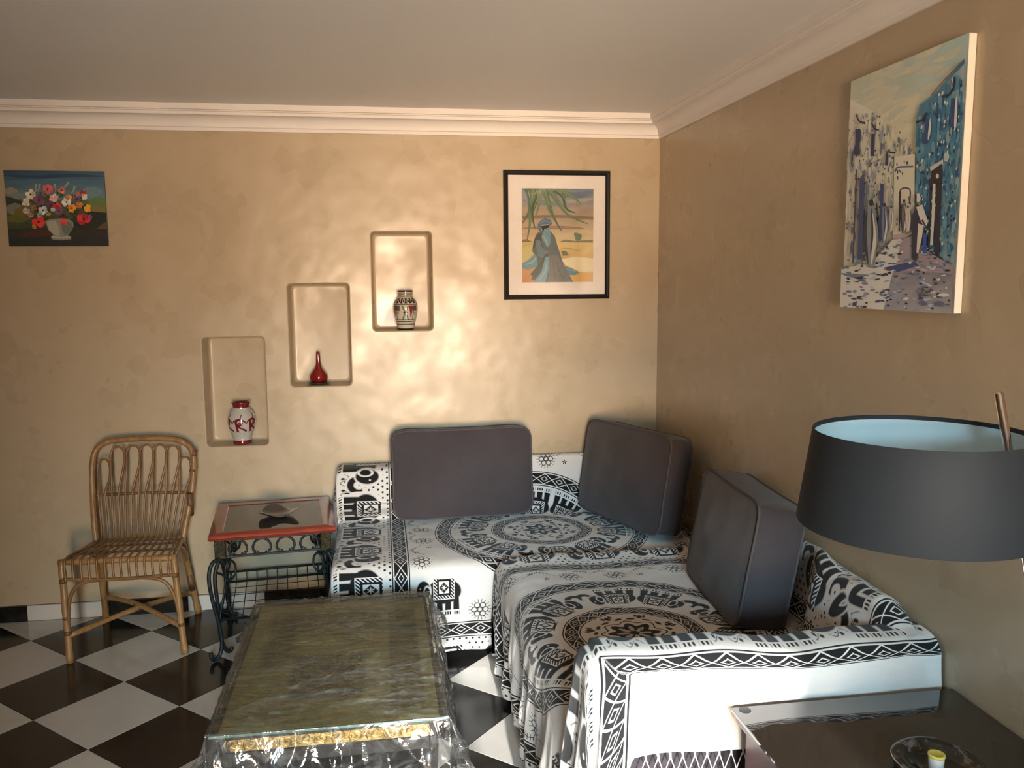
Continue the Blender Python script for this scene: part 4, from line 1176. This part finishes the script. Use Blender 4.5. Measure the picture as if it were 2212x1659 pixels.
def scroll(cx, cz, r):
    P = []
    for k in range(7):
        a = math.radians(-60 - 300 + 50 * k); P.append((cx - r * .62 + r * .24 * math.cos(a), cz - r * .52 + r * .24 * math.sin(a)))
    P = []
    for k in range(8):
        a = math.radians(60 - 42 * k); rr = r * (.12 + .02 * k); P.append((cx - r * .58 + rr * math.cos(a) * 1.0, cz - r * .62 + rr * math.sin(a)))
    for k in range(13):
        a = math.radians(205 - 230 * k / 12); P.append((cx + r * math.cos(a), cz + r * math.sin(a)))
    for k in range(8):
        a = math.radians(120 + 42 * (7 - k)); rr = r * (.12 + .02 * (7 - k)); P.append((cx + r * .58 + rr * math.cos(a), cz - r * .62 + rr * math.sin(a)))
    return P
for side in range(4):
    L = (B0 - BW) if side % 2 == 0 else (TD - .022 - BW)
    D = (TD - .030) if side % 2 == 0 else (B0 - .008)
    R4 = Matrix.Rotation(PI / 2 * side, 4, 'Z')
    stp('apron_bar', MB().bbox((-L, -D - .006, .566), (L, -D + .006, .576), .002, M=R4), M_IRON, False)
    stp('apron_bar', MB().bbox((-L, -D - .006, .486), (L, -D + .006, .497), .002, M=R4), M_IRON, False)
    for k in range(4):
        cx = -L + (k + .5) * (2 * L / 4)
        stp('apron_scroll', MB().tube([(x, -D, z) for x, z in scroll(cx, .526, min(L / 4 * .93, .041))], .0058, 7, M=R4), M_IRON)
for sx in (-1, 1):
    for sy in (-1, 1):
        ox, oy = sx * (B0 - .025), sy * (TD - .047)
        dx, dy = sx * .80, sy * .60
        def lp(r, z, off=0.0): return (ox + dx * r - dy * sx * sy * off * 0 + off * (-sx * .25), oy + dy * r + off * sy * .9, z)
        outer = [(-.015, .455), (.010, .482), (.045, .478), (.066, .440), (.070, .385), (.058, .30), (.040, .22), (.026, .15), (.020, .085), (.030, .035), (.052, .012), (.075, .020), (.080, .05)]
        stp('leg', MB().tube([lp(r, z, .016) for r, z in outer], .0095, 8, res=5), M_IRON)
        inner = [(-.05, .455), (-.022, .470), (.012, .458), (.030, .415), (.034, .36), (.028, .28), (.024, .20), (.022, .12), (.010, .06), (-.008, .022), (-.028, .012), (-.04, .03)]
        stp('leg', MB().tube([lp(r, z, -.014) for r, z in inner], .0095, 8, res=5), M_IRON)
        curl = [(.026, .42), (-.01, .395), (-.035, .36), (-.05, .375), (-.045, .40), (-.02, .405)]
        stp('leg_scroll', MB().tube([lp(r, z, 0) for r, z in curl], .006, 7, res=5), M_IRON)
        loop = [(-.045 + .028 * math.cos(a), .415 + .045 * math.sin(a)) for a in np.linspace(0, 2 * PI, 13)[:-1]]
        stp('leg_scroll', MB().tube([lp(r, z, .01) for r, z in loop], .0055, 7, res=3, closed=True), M_IRON)
        stp('leg_scroll', MB().tube([lp(-.02, .38), lp(-.005, .30), lp(.016, .22), lp(.022, .16)], .0045, 6, res=4), M_IRON)
SZ = .185; SW, SD_ = B0 - .005, TD - .04
for a, b in (((-SW, -SD_, SZ), (SW, -SD_, SZ)), ((-SW, SD_, SZ), (SW, SD_, SZ)), ((-SW, -SD_, SZ), (-SW, SD_, SZ)), ((SW, -SD_, SZ), (SW, SD_, SZ))):
    stp('shelf_rod', MB().tube([a, b], .0065, 8), M_IRON)
stp('shelf_rod', MB().tube([(-SW, SD_, SZ + .055), (SW, SD_, SZ + .055)], .0065, 8), M_IRON)
for x in np.linspace(-SW, SW, 11)[1:-1]: stp('shelf_wire', MB().tube([(x, -SD_, SZ), (x, SD_, SZ), (x, SD_, SZ + .055)], .0022, 6), M_IRON)
for y in np.linspace(-SD_, SD_, 6)[1:-1]: stp('shelf_wire', MB().tube([(-SW, y, SZ + .003), (SW, y, SZ + .003)], .0022, 6), M_IRON)
# dish
M_DISH = mat('dark_glass_dish', (.03, .03, .032), .06, spec=.8, coat=.6)
def _wav(r, z, a): return (r * (1 + .10 * math.cos(3 * a + .5) * (r / .09) ** 2), z + .010 * math.cos(3 * a + .5) * (r / .09) ** 3)
dish = MB().lathe([(.0, .001), (.036, .001), (.040, .004), (.060, .012), (.080, .021), (.094, .027), (.095, .029), (.092, .029), (.076, .023), (.056, .014), (.034, .007), (.0, .006)], (-2.083, -.375, TZ - .003), 48, _wav).build('glass_dish', M_DISH)
tag(dish, 'dark glass dish with a wavy rim on the red rimmed table', 'dish')

# ================================================================== COFFEE TABLE UNDER PLASTIC
CX0, CX1, CY0, CY1, CZ = -2.098, -1.376, -2.150, -1.075, .420
ct = thing('coffee_table', 'low dark coffee table with embossed brass top and gold frieze', 'table', ((CX0 + CX1) / 2, (CY0 + CY1) / 2, 0))
M_DARK = noisy('dark_table_wood', (.014, .011, .010), (.026, .020, .017), 12, rough=.35, spec=.5, sc3=(1, 6, 6))
def _brass(b, link):
    o = coord('Object'); x, y, z = sepxyz(o)
    n = noise_tex(o, 46, 4, .6, 2.0); n2 = noise_tex(o, 9, 4, .6, 1.0); n3 = noise_tex(o, 26, 3, .6, 1.5)
    base = ramp((E(n) * .35 + E(n2) * .4 + E(n3) * .25).v, [(.34, (.36, .255, .13)), (.5, (.62, .455, .255)), (.66, (.86, .655, .39))])
    # embossed panels: centre rectangle, dark inner blocks, side strip
    blk = fill(ebox(x + .03 + (E(n2) - .5) * .05, y + .17, .125, .17), .02) * .8 * gt(n3, .44)
    blk2 = fill(ebox(x - .24, y + .04, .055, .42), .012) * .6
    blk3 = fill(ebox(x + .22, y - .18, .055, .25), .03) * .55
    blk4 = fill(ebox(x + .02, y - .30, .20, .11), .04) * .65 * gt(n3, .46)
    edge = fill(.0 - (ebox(x, y, .335, .51)), .01) * .35
    d = emin(blk + blk2 + blk3 + blk4 + edge, .8)
    link(cmix(d, base, (.10, .078, .042)), 'Base Color')
    link(bump(E(n) * .5 + E(n3), .5, .004), 'Normal')
M_BRASS = mat('embossed_brass_top', (.2, .17, .08), .55, 0., fn=_brass)
M_GOLD = noisy('gold_leaf', (.30, .20, .06), (.62, .45, .17), 60, rough=.38, metal=.75, bmp=.5, bscale=160)
M_TGLASS = glassy('tabletop_glass', (.86, .93, .86), gloss=.01, rough=.04, edge=.15)
M_GEDGE = noisy('green_glass_edge', (.10, .16, .13), (.16, .25, .21), 20, rough=.2, spec=.6)
MB().bbox((CX0 + .012, CY0 + .012, .395), (CX1 - .012, CY1 - .012, CZ - .010), .003).build('top_frame', M_DARK, ct, smooth=False)
MB().box((CX0 + .026, CY0 + .026, CZ - .0098), (CX1 - .026, CY1 - .026, CZ - .0080)).build('brass_panel', M_BRASS, ct, smooth=False)
mb = MB()
for x0, x1, y0, y1 in ((CX0, CX0 + .004, CY0, CY1), (CX1 - .004, CX1, CY0, CY1), (CX0, CX1, CY0, CY0 + .004), (CX0, CX1, CY1 - .004, CY1)): mb.box((x0, y0, CZ - .0078), (x1, y1, CZ))
mb.build('glass_edge', M_GEDGE, ct, smooth=False)
MB().box((CX0 + .004, CY0 + .004, CZ - .0075), (CX1 - .004, CY1 - .004, CZ - .0002)).build('glass_top', M_TGLASS, ct, smooth=False)
def frieze(p0, p1, nrm, name='apron'):
    p0, p1, n = Vector(p0), Vector(p1), Vector(nrm); t = (p1 - p0).normalized(); L = (p1 - p0).length
    R = Matrix((t, n, Vector((0, 0, 1)))).transposed().to_4x4(); Mx = Matrix.Translation(p0) @ R
    ap = MB().bbox((0, -.03, .300), (L, -.004, .395), .003, M=Mx).build('apron', M_DARK, ct, smooth=False)
    g = MB(); g.bbox((.015, -.004, .347), (L - .015, -.001, .397), .001, M=Mx)
    k = max(3, int(L / .052))
    for i in range(k):
        cx = .04 + (L - .08) * i / (k - 1); s = 1 if i % 2 else -1
        P = []
        for j in range(18):
            a = j / 17 * 2.6 * PI + (0 if s > 0 else PI); rr = .0185 * (1 - j / 22.)
            P.append((cx + rr * math.cos(a) * s, .0012, .372 + rr * math.sin(a)))
        g.tube(P, .0028, 5, M=Mx)
        g.tube([(cx + .02, .0008, .352), (cx + .027, .0012, .372), (cx + .02, .0008, .392)], [.001, .004, .001], 5, res=3, M=Mx)
    o = obj('gold_frieze', g.v, g.f, M_GOLD, ap, False)
    for z in (.346, .398): MB().tube([Mx @ Vector((.01, -.001, z)), Mx @ Vector((L - .01, -.001, z))], .0025, 6).build('frieze_bead', M_DARK, ap)
frieze((CX1 - .03, CY0 + .03, 0), (CX0 + .03, CY0 + .03, 0), (0, -1, 0)); frieze((CX0 + .03, CY1 - .03, 0), (CX1 - .03, CY1 - .03, 0), (0, 1, 0))
frieze((CX0 + .03, CY0 + .03, 0), (CX0 + .03, CY1 - .03, 0), (-1, 0, 0)); frieze((CX1 - .03, CY1 - .03, 0), (CX1 - .03, CY0 + .03, 0), (1, 0, 0))
for x in (CX0 + .062, CX1 - .062):
    for y in (CY0 + .062, CY1 - .062):
        MB().lathe([(.018, 0), (.022, .01), (.030, .05), (.034, .12), (.026, .18), (.032, .24), (.034, .30)], (x, y, 0), 20).build('leg', M_DARK, ct)
MB().bbox((CX0 + .08, CY0 + .08, .10), (CX1 - .08, CY1 - .08, .115), .003).build('lower_shelf', M_DARK, ct, smooth=False)

def _crease():
    o = coord('Object')
    n = E(noise_tex(o, 3.2, 4, .62, 1.6, sc3=(1.0, 2.6, 1.0)))
    n2 = E(noise_tex(o, 2.0, 3, .6, 2.2, sc3=(.8, 3.2, 1.0)))
    r1 = mth('POWER', mth('SUBTRACT', 1.0, eabs(n - .5) * 9.0, True), 3.0)
    r2 = mth('POWER', mth('SUBTRACT', 1.0, eabs(n2 - .47) * 12.0, True), 3.0)
    m = mth('MULTIPLY', mth('SUBTRACT', E(noise_tex(o, 3.0, 1)), .42, True), 5.0, True)
    return emin((r1 * .07 + r2 * .09) * m + .018, .5)
M_PLASTIC = glassy('clear_plastic_film', (.985, .985, .98), gloss=.05, rough=.07, edge=.75, hazefn=_crease, bumpfn=lambda: bump(E(noise_tex(coord('Object'), 10, 3, .55, 1.5)) * 1.0, .35, .025))
def ridge(x, y, s, seed):
    return 1 - abs(noise.noise(Vector((x * s, y * s, seed)))) * 2.2
def film(a, b):
    """a: across x (0..W plus hang both sides), b: along y"""
    Wd, Ld = CX1 - CX0 + .012, CY1 - CY0 + .012
    def wrap1(t, L):
        if t < 0: return 0.0, -t, -1
        if t > L: return L, t - L, 1
        return t, 0.0, 0
    ux, dx, sx = wrap1(a, Wd); uy, dy, sy = wrap1(b, Ld)
    drop = max(dx, dy)
    x = CX0 - .006 + ux; y = CY0 - .006 + uy
    z = CZ + .0035
    if drop == 0:
        lo = .006 * max(0, ridge(x * .8, y * 2.4, 3.4, 1.0)) ** 7 + .009 * max(0, ridge(x * .6 + y * .30, y * 2.6, 4.4, 4.0)) ** 10 + .005 * max(0, ridge(x * 1.2 - y * .3, y * 2.6, 6.0, 9.0)) ** 8
        z += lo
    else:
        z -= drop
        k = min(1, drop * 9)
        w = .020 * noise.noise(Vector((x * 8, y * 8, drop * 5))) + .022 * (1 - 2 * abs(noise.noise(Vector((x * 15, y * 15, drop * 11 + 3))))) - .012
        fl = .10 * drop
        if sx and dx >= dy: x += sx * (k * (w + .010) + fl)
        if sy and dy >= dx: y += sy * (k * (w + .010) + fl * .5)
        if sx and sy:
            m = min(dx, dy); x += sx * m * .30; y += sy * m * .22; z += m * .12
    return (x, y, max(z, .03))
tW, tL = CX1 - CX0 + .012, CY1 - CY0 + .012
Ar = np.concatenate([np.linspace(-.30, -.004, 36), np.linspace(0, tW, 120), np.linspace(tW + .004, tW + .30, 36)])
Br = np.concatenate([np.linspace(-.30, -.004, 40), np.linspace(0, tL, 260), np.linspace(tL + .004, tL + .22, 14)])
pf = grid_obj('plastic_cover', Ar, Br, film, M_PLASTIC, lambda a, b: (a, b), flip=False)
tag(pf, 'clear crinkled plastic sheet wrapped over the coffee table', 'plastic sheet')

# ================================================================== VASES IN THE NICHES
def _vase_red(b, link):
    o = coord('Object'); x, y, z = sepxyz(o)
    th = atan2(x, -y)                       # 0 towards the room
    n = 6; p = 2 * PI / n
    k = (efract(th / p + .5) - .5) * p * .070   # metres along the belly from the motif centre
    zz = z - .118
    eye = hyp(k + .004, zz - .006)
    ring = fill(eabs(eye - .0150) - .0062, .003)
    pup = fill(hyp(k + .002, zz - .004) - .0045, .002)
    bar1 = fill(eabs(zz - .022 + (k + .004) * (k + .004) * 14.0) - .0050, .003)
    bar2 = fill(eabs(zz + .022 + k * .55) - .0060, .003) * gt(k, -.012)
    leg = fill(eabs(k + .016 + (zz + .02) * .15) - .0066, .003) * lt(zz, 0.004) * gt(zz, -.045)
    spk = fill(eabs(k - .004 - (zz - .03) * .35) - .0030, .002) * gt(zz, .016) * lt(zz, .048)
    cl = fill(eabs(eabs(k + .014) - (-.036 - zz) * .9) - .002, .002) * lt(zz, -.036) * gt(zz, -.052)
    mot = emin(ring + pup + bar1 + bar2 + leg + spk + cl, 1.0)
    rim = emin(gt(z, .199) + lt(z, .022), 1.0)
    red = emin(mot + rim, 1.0)
    link(cmix(red, (.52, .50, .45), (.17, .016, .022)), 'Base Color')
M_V1 = mat('red_motif_glaze', (.6, .57, .52), .12, spec=.6, coat=.5, fn=_vase_red)
v1c = (-2.307, .088, .8945 - .012 + .0005)
v1 = MB().lathe([(.0, 0), (.046, 0), (.049, .004), (.049, .020), (.046, .024), (.056, .05), (.068, .085), (.0735, .120), (.070, .150), (.058, .176), (.046, .188), (.043, .196), (.045, .212), (.050, .224), (.049, .228), (.043, .227), (.038, .205), (.036, .19), (.0, .18)], (0, 0, 0), 48).build('painted_vase', M_V1)
v1.location = (-2.305, .074, .8936)
tag(v1, 'white ceramic vase with red rim and red motif in the lowest niche', 'vase')
M_V2 = mat('red_glaze', (.20, .008, .008), .10, spec=.6, coat=.6)
M_SAUC = noisy('dark_green_glass', (.02, .026, .02), (.04, .05, .04), 10, rough=.1, spec=.7)
sauc = MB().lathe([(0, 0), (.036, 0), (.040, .003), (.062, .012), (.064, .014), (.060, .0145), (.038, .007), (0, .006)], (0, 0, 0), 40).build('saucer', M_SAUC)
sauc.location = (-1.889, .074, 1.2047); tag(sauc, 'dark glass saucer under the red bottle vase', 'saucer')
v2 = MB().lathe([(0, 0), (.026, 0), (.036, .006), (.047, .020), (.0495, .034), (.046, .048), (.034, .064), (.020, .082), (.0145, .098), (.0125, .115), (.0115, .14), (.0100, .168), (.0095, .170), (.0070, .168), (.0065, .15), (0, .14)], (0, 0, 0), 40).build('bottle_vase', M_V2)
v2.location = (-1.889, .074, 1.2047 + .0072); tag(v2, 'glossy red long-necked bottle vase in the middle niche', 'vase')
def _vase_tri(b, link):
    o = coord('Object'); x, y, z = sepxyz(o); th = atan2(x, -y)
    CR, DK, RD, OL, GR = (.58, .53, .44), (.018, .015, .013), (.24, .022, .034), (.20, .17, .085), (.10, .095, .085)
    n = noise_tex(o, 70, 3, .6, 2)
    nb = noise_tex(o, 130, 2, .5, 2.0)
    p = efract(th * (4 / (2 * PI)) + .34)
    c = CR
    # big panels
    pan = gt(z, .058) * lt(z, .135)
    t = (z - .058) / .077
    xa = fill(eabs((p - .30) - (t - .5) * .34) - .045, .02) + fill(eabs((p - .30) + (t - .5) * .34) - .045, .02)
    blk = fill(hyp((eabs(p - .30) - .06) * 1.0, (t - .52) * .8) - .05, .02)
    redp = fill(eabs(p - .62) - (.13 * t + .0), .02) * gt(t, .15)
    flw = fill(hyp((p - .86) * .9, (t - .5) * .55) - .075, .03) * gt(nb, .5)
    grey = gt(t, .62) * gt(p, .72)
    col = cmix(emin(xa, 1.0), c, OL); col = cmix(blk, col, DK); col = cmix(redp, col, RD); col = cmix(grey, col, GR); col = cmix(flw, col, (.16, .14, .07))
    vl = fill(eabs(efract(p * 1.0 + .24) - .01) - .012, .01) + fill(eabs(p - .735) - .01, .008)
    col = cmix(emin(vl, 1.0), col, DK)
    col = cmix(pan, c, col)
    lines = gt(z, .0)
    def bandc(col, z0, z1, cc): return cmix(gt(z, z0) * lt(z, z1), col, cc)
    col = bandc(col, -.01, .010, DK); col = bandc(col, .030, .035, GR); col = bandc(col, .046, .051, DK); col = bandc(col, .056, .0585, DK)
    col = bandc(col, .135, .138, CR); col = bandc(col, .138, .142, DK)
    sq = cmix(gt(nb, .49), DK, CR)
    col2 = bandc(col, .146, .172, DK)
    zz = (z - .159) / .013
    swirl = fill(eabs(hyp(efract(th * 2.4) - .5, zz * .3) - .26) - .06, .05)
    col = cmix(gt(z, .146) * lt(z, .172), col, cmix(swirl, DK, CR))
    col = bandc(col, .174, .176, DK); col = bandc(col, .180, .196, (.15, .10, .07)); col = cmix(gt(z, .182) * lt(z, .194) * gt(nb, .5), col, CR); col = bandc(col, .199, .2015, DK); col = bandc(col, .207, .30, DK)
    link(col, 'Base Color')
M_V3 = mat('banded_majolica', (.6, .5, .4), .12, spec=.6, coat=.5, fn=_vase_tri)
v3 = MB().lathe([(0, 0), (.043, 0), (.044, .010), (.048, .022), (.056, .055), (.0645, .095), (.0665, .120), (.0645, .142), (.055, .162), (.043, .174), (.039, .182), (.040, .205), (.0435, .214), (.042, .215), (.036, .205), (.034, .18), (0, .17)], (0, 0, 0), 48).build('banded_vase', M_V3)
v3.location = (-1.411, .074, 1.4947); tag(v3, 'cream vase with dark bands and painted panels in the highest niche', 'vase')

# ================================================================== GLASS-TOPPED DESK, ASHTRAY, LAMP
DX0, DX1, DY0, DY1, DZ = -.655, -.004, -3.75, -2.622, .632
dk = thing('glass_topped_cabinet', 'low dark cabinet with a smoked glass top below the lamp', 'cabinet', ((DX0 + DX1) / 2, (DY0 + DY1) / 2, 0))
M_SMOKE = noisy('smoked_glass', (.018, .015, .013), (.024, .020, .017), 3, rough=.045, spec=.8, coat=.5)
M_CAB = noisy('cabinet_wood', (.055, .018, .014), (.085, .028, .020), 6, rough=.35, sc3=(6, 6, 1))
M_PAD = noisy('rubber_pad', (.03, .032, .034), (.04, .042, .044), 20, rough=.6)
MB().bbox((DX0, DY0, DZ - .010), (DX1, DY1, DZ), .0015).build('glass_top', M_SMOKE, dk, smooth=False)
MB().bbox((DX0 + .012, DY0 + .02, DZ - .040), (DX1, DY1 - .008, DZ - .013), .003).build('top_board', M_CAB, dk, smooth=False)
for x in (DX0 + .03, DX1 - .03):
    for y in (DY0 + .03, DY1 - .022): MB().lathe([(0, DZ - .013), (.017, DZ - .013), (.018, DZ - .0105), (.016, DZ - .0102), (0, DZ - .0102)], (x, y, 0), 20).build('rubber_pad', M_PAD, dk)
for x0, x1 in ((DX0 + .03, DX0 + .05), (DX1 - .03, DX1 - .01)): MB().bbox((x0, DY0 + .04, .04), (x1, DY1 - .03, DZ - .041), .003).build('side_panel', M_CAB, dk, smooth=False)
MB().bbox((DX0 + .05, DY1 - .05, .05), (DX1 - .03, DY1 - .034, DZ - .041), .002).build('back_panel', M_CAB, dk, smooth=False)
for z in (.10, .35): MB().bbox((DX0 + .05, DY0 + .06, z), (DX1 - .03, DY1 - .05, z + .018), .002).build('shelf', M_CAB, dk, smooth=False)
MB().lathe([(0, DZ + .0002), (.0155, DZ + .0002), (.016, DZ + .001), (.015, DZ + .0016), (0, DZ + .0016)], (DX0 + .032, DY1 - .018, 0), 28).build('corner_disc', M_PAD, dk)

def _stone(b, link):
    n = noise_tex(coord('Object'), 22, 5, .6, 1.2)
    link(ramp(n, [(.50, (.012, .011, .010)), (.60, (.035, .03, .028)), (.66, (.16, .14, .12)), (.70, (.03, .027, .025))]), 'Base Color')
M_STONE = mat('black_fossil_stone', (.02, .02, .02), .18, spec=.6, fn=_stone)
ac = (-.306, -2.985, DZ + .0008)
ash = MB().lathe([(0, 0), (.078, 0), (.094, .010), (.100, .026), (.097, .033), (.086, .035), (.070, .030), (.060, .018), (.030, .014), (0, .013)], (0, 0, 0), 48, lambda r, z, a: (r * (1 + .02 * math.cos(5 * a)), z)).build('stone_ashtray', M_STONE)
ash.location = ac; tag(ash, 'round black fossil stone ashtray on the smoked glass', 'ashtray')
M_YEL = noisy('yellow_lid', (.62, .52, .08), (.72, .62, .14), 20, rough=.45)
M_CAP = noisy('white_plastic_cup', (.6, .6, .58), (.68, .68, .66), 20, rough=.4)
pot = thing('small_pot', 'small white pot with a yellow lid standing in the stone ashtray', 'pot', (ac[0] - .012, ac[1] - .012, ac[2] + .0145))
MB().lathe([(0, 0), (.015, 0), (.0165, .004), (.0175, .030), (.017, .0315), (0, .0315)], (0, 0, 0), 28).build('cup', M_CAP, pot, world=False)
MB().lathe([(0, .0318), (.0185, .0318), (.019, .034), (.0185, .0385), (.016, .0392), (.014, .0382), (0, .0380)], (0, 0, 0), 28).build('lid', M_YEL, pot, world=False)

# table lamp: leaning chrome pole, dark tapered shade
lc = Vector((-.505, -3.150, 0)); ZS0, ZS1, RS0, RS1 = 1.283, 1.470, .229, .203
ptop = Vector((-.348, -3.159, 1.546)); pdir = Vector((.046, -.042, -.312)).normalized()
def pole_at(z): return ptop + pdir * ((z - ptop.z) / pdir.z)
base = pole_at(DZ + .03)
lm = thing('table_lamp', 'lamp with a wide charcoal drum shade on a leaning chrome pole', 'lamp', (base.x, base.y, DZ))
def _shade(b, link):
    o = coord('Object'); x, y, z = sepxyz(o)
    n = noise_tex(o, 6, 2)
    link(ramp(n, [(.3, (.014, .017, .021)), (.7, (.016, .019, .023))]), 'Base Color')
M_SHADE = mat('charcoal_shade_fabric', (.035, .037, .042), .7, spec=.3, fn=_shade)
M_LINING = noisy('pale_shade_lining', (.45, .56, .58), (.50, .61, .63), 5, rough=.6, spec=.3)
M_CHROME = noisy('copper_chrome', (.62, .50, .44), (.70, .58, .52), 4, rough=.12, metal=1.0)
def ring_surface(name, prof, m, par=None):
    mb = MB(); n = 96; v = []; f = []
    for r, z in prof:
        for k in range(n): a = 2 * PI * k / n; v.append((lc.x + r * math.cos(a), lc.y + r * math.sin(a), z))
    for i in range(len(prof) - 1):
        for k in range(n): f.append((i * n + k, i * n + (k + 1) % n, (i + 1) * n + (k + 1) % n, (i + 1) * n + k))
    o = obj(name, v, f, m, par or lm); smooth_by_angle(o, 40); return o
shd = ring_surface('lamp_shade', [(RS0 - .0035, ZS0 + .004), (RS0 - .003, ZS0), (RS0 - .001, ZS0 - .001), (RS0, ZS0 + .001), (RS1, ZS1 - .001), (RS1 - .001, ZS1 + .001), (RS1 - .003, ZS1), (RS1 - .0038, ZS1 - .008)], M_SHADE)
ring_surface('shade_lining', [(RS0 - .0032, ZS0 + .003), (RS1 - .0034, ZS1 - .007)][::-1], M_LINING, shd)
MB().tube([base, pole_at(ptop.z - .004), ptop], [.0088, .0088, .006], 16).build('pole', M_CHROME, lm)
arm0 = pole_at(1.395)
MB().tube([arm0, (lc.x + .02, lc.y, 1.395), (lc.x, lc.y, 1.395)], .005, 10).build('shade_arm', M_CHROME, lm)
for a in (0.3, 2.4, 4.5): MB().tube([(lc.x, lc.y, 1.395), (lc.x + (.213) * math.cos(a), lc.y + .213 * math.sin(a), 1.395)], .0022, 6).build('spider_rod', M_CHROME, shd)
hold = MB().lathe([(0, 1.33), (.016, 1.33), (.018, 1.34), (.018, 1.39), (.012, 1.40), (0, 1.40)], (lc.x, lc.y, 0), 20).build('bulb_holder', M_CHROME, lm)
M_BULB = mat('bulb_glass', (.75, .74, .70), .3)
MB().lathe([(0, 1.262), (.012, 1.266), (.024, 1.282), (.028, 1.30), (.022, 1.318), (.014, 1.33), (0, 1.331)], (lc.x, lc.y, 0), 20).build('bulb', M_BULB, hold)
MB().lathe([(0, DZ + .0005), (.085, DZ + .0005), (.088, DZ + .004), (.086, DZ + .014), (.02, DZ + .020), (.012, DZ + .034), (0, DZ + .034)], (base.x, base.y, 0), 40).build('base', M_CHROME, lm)
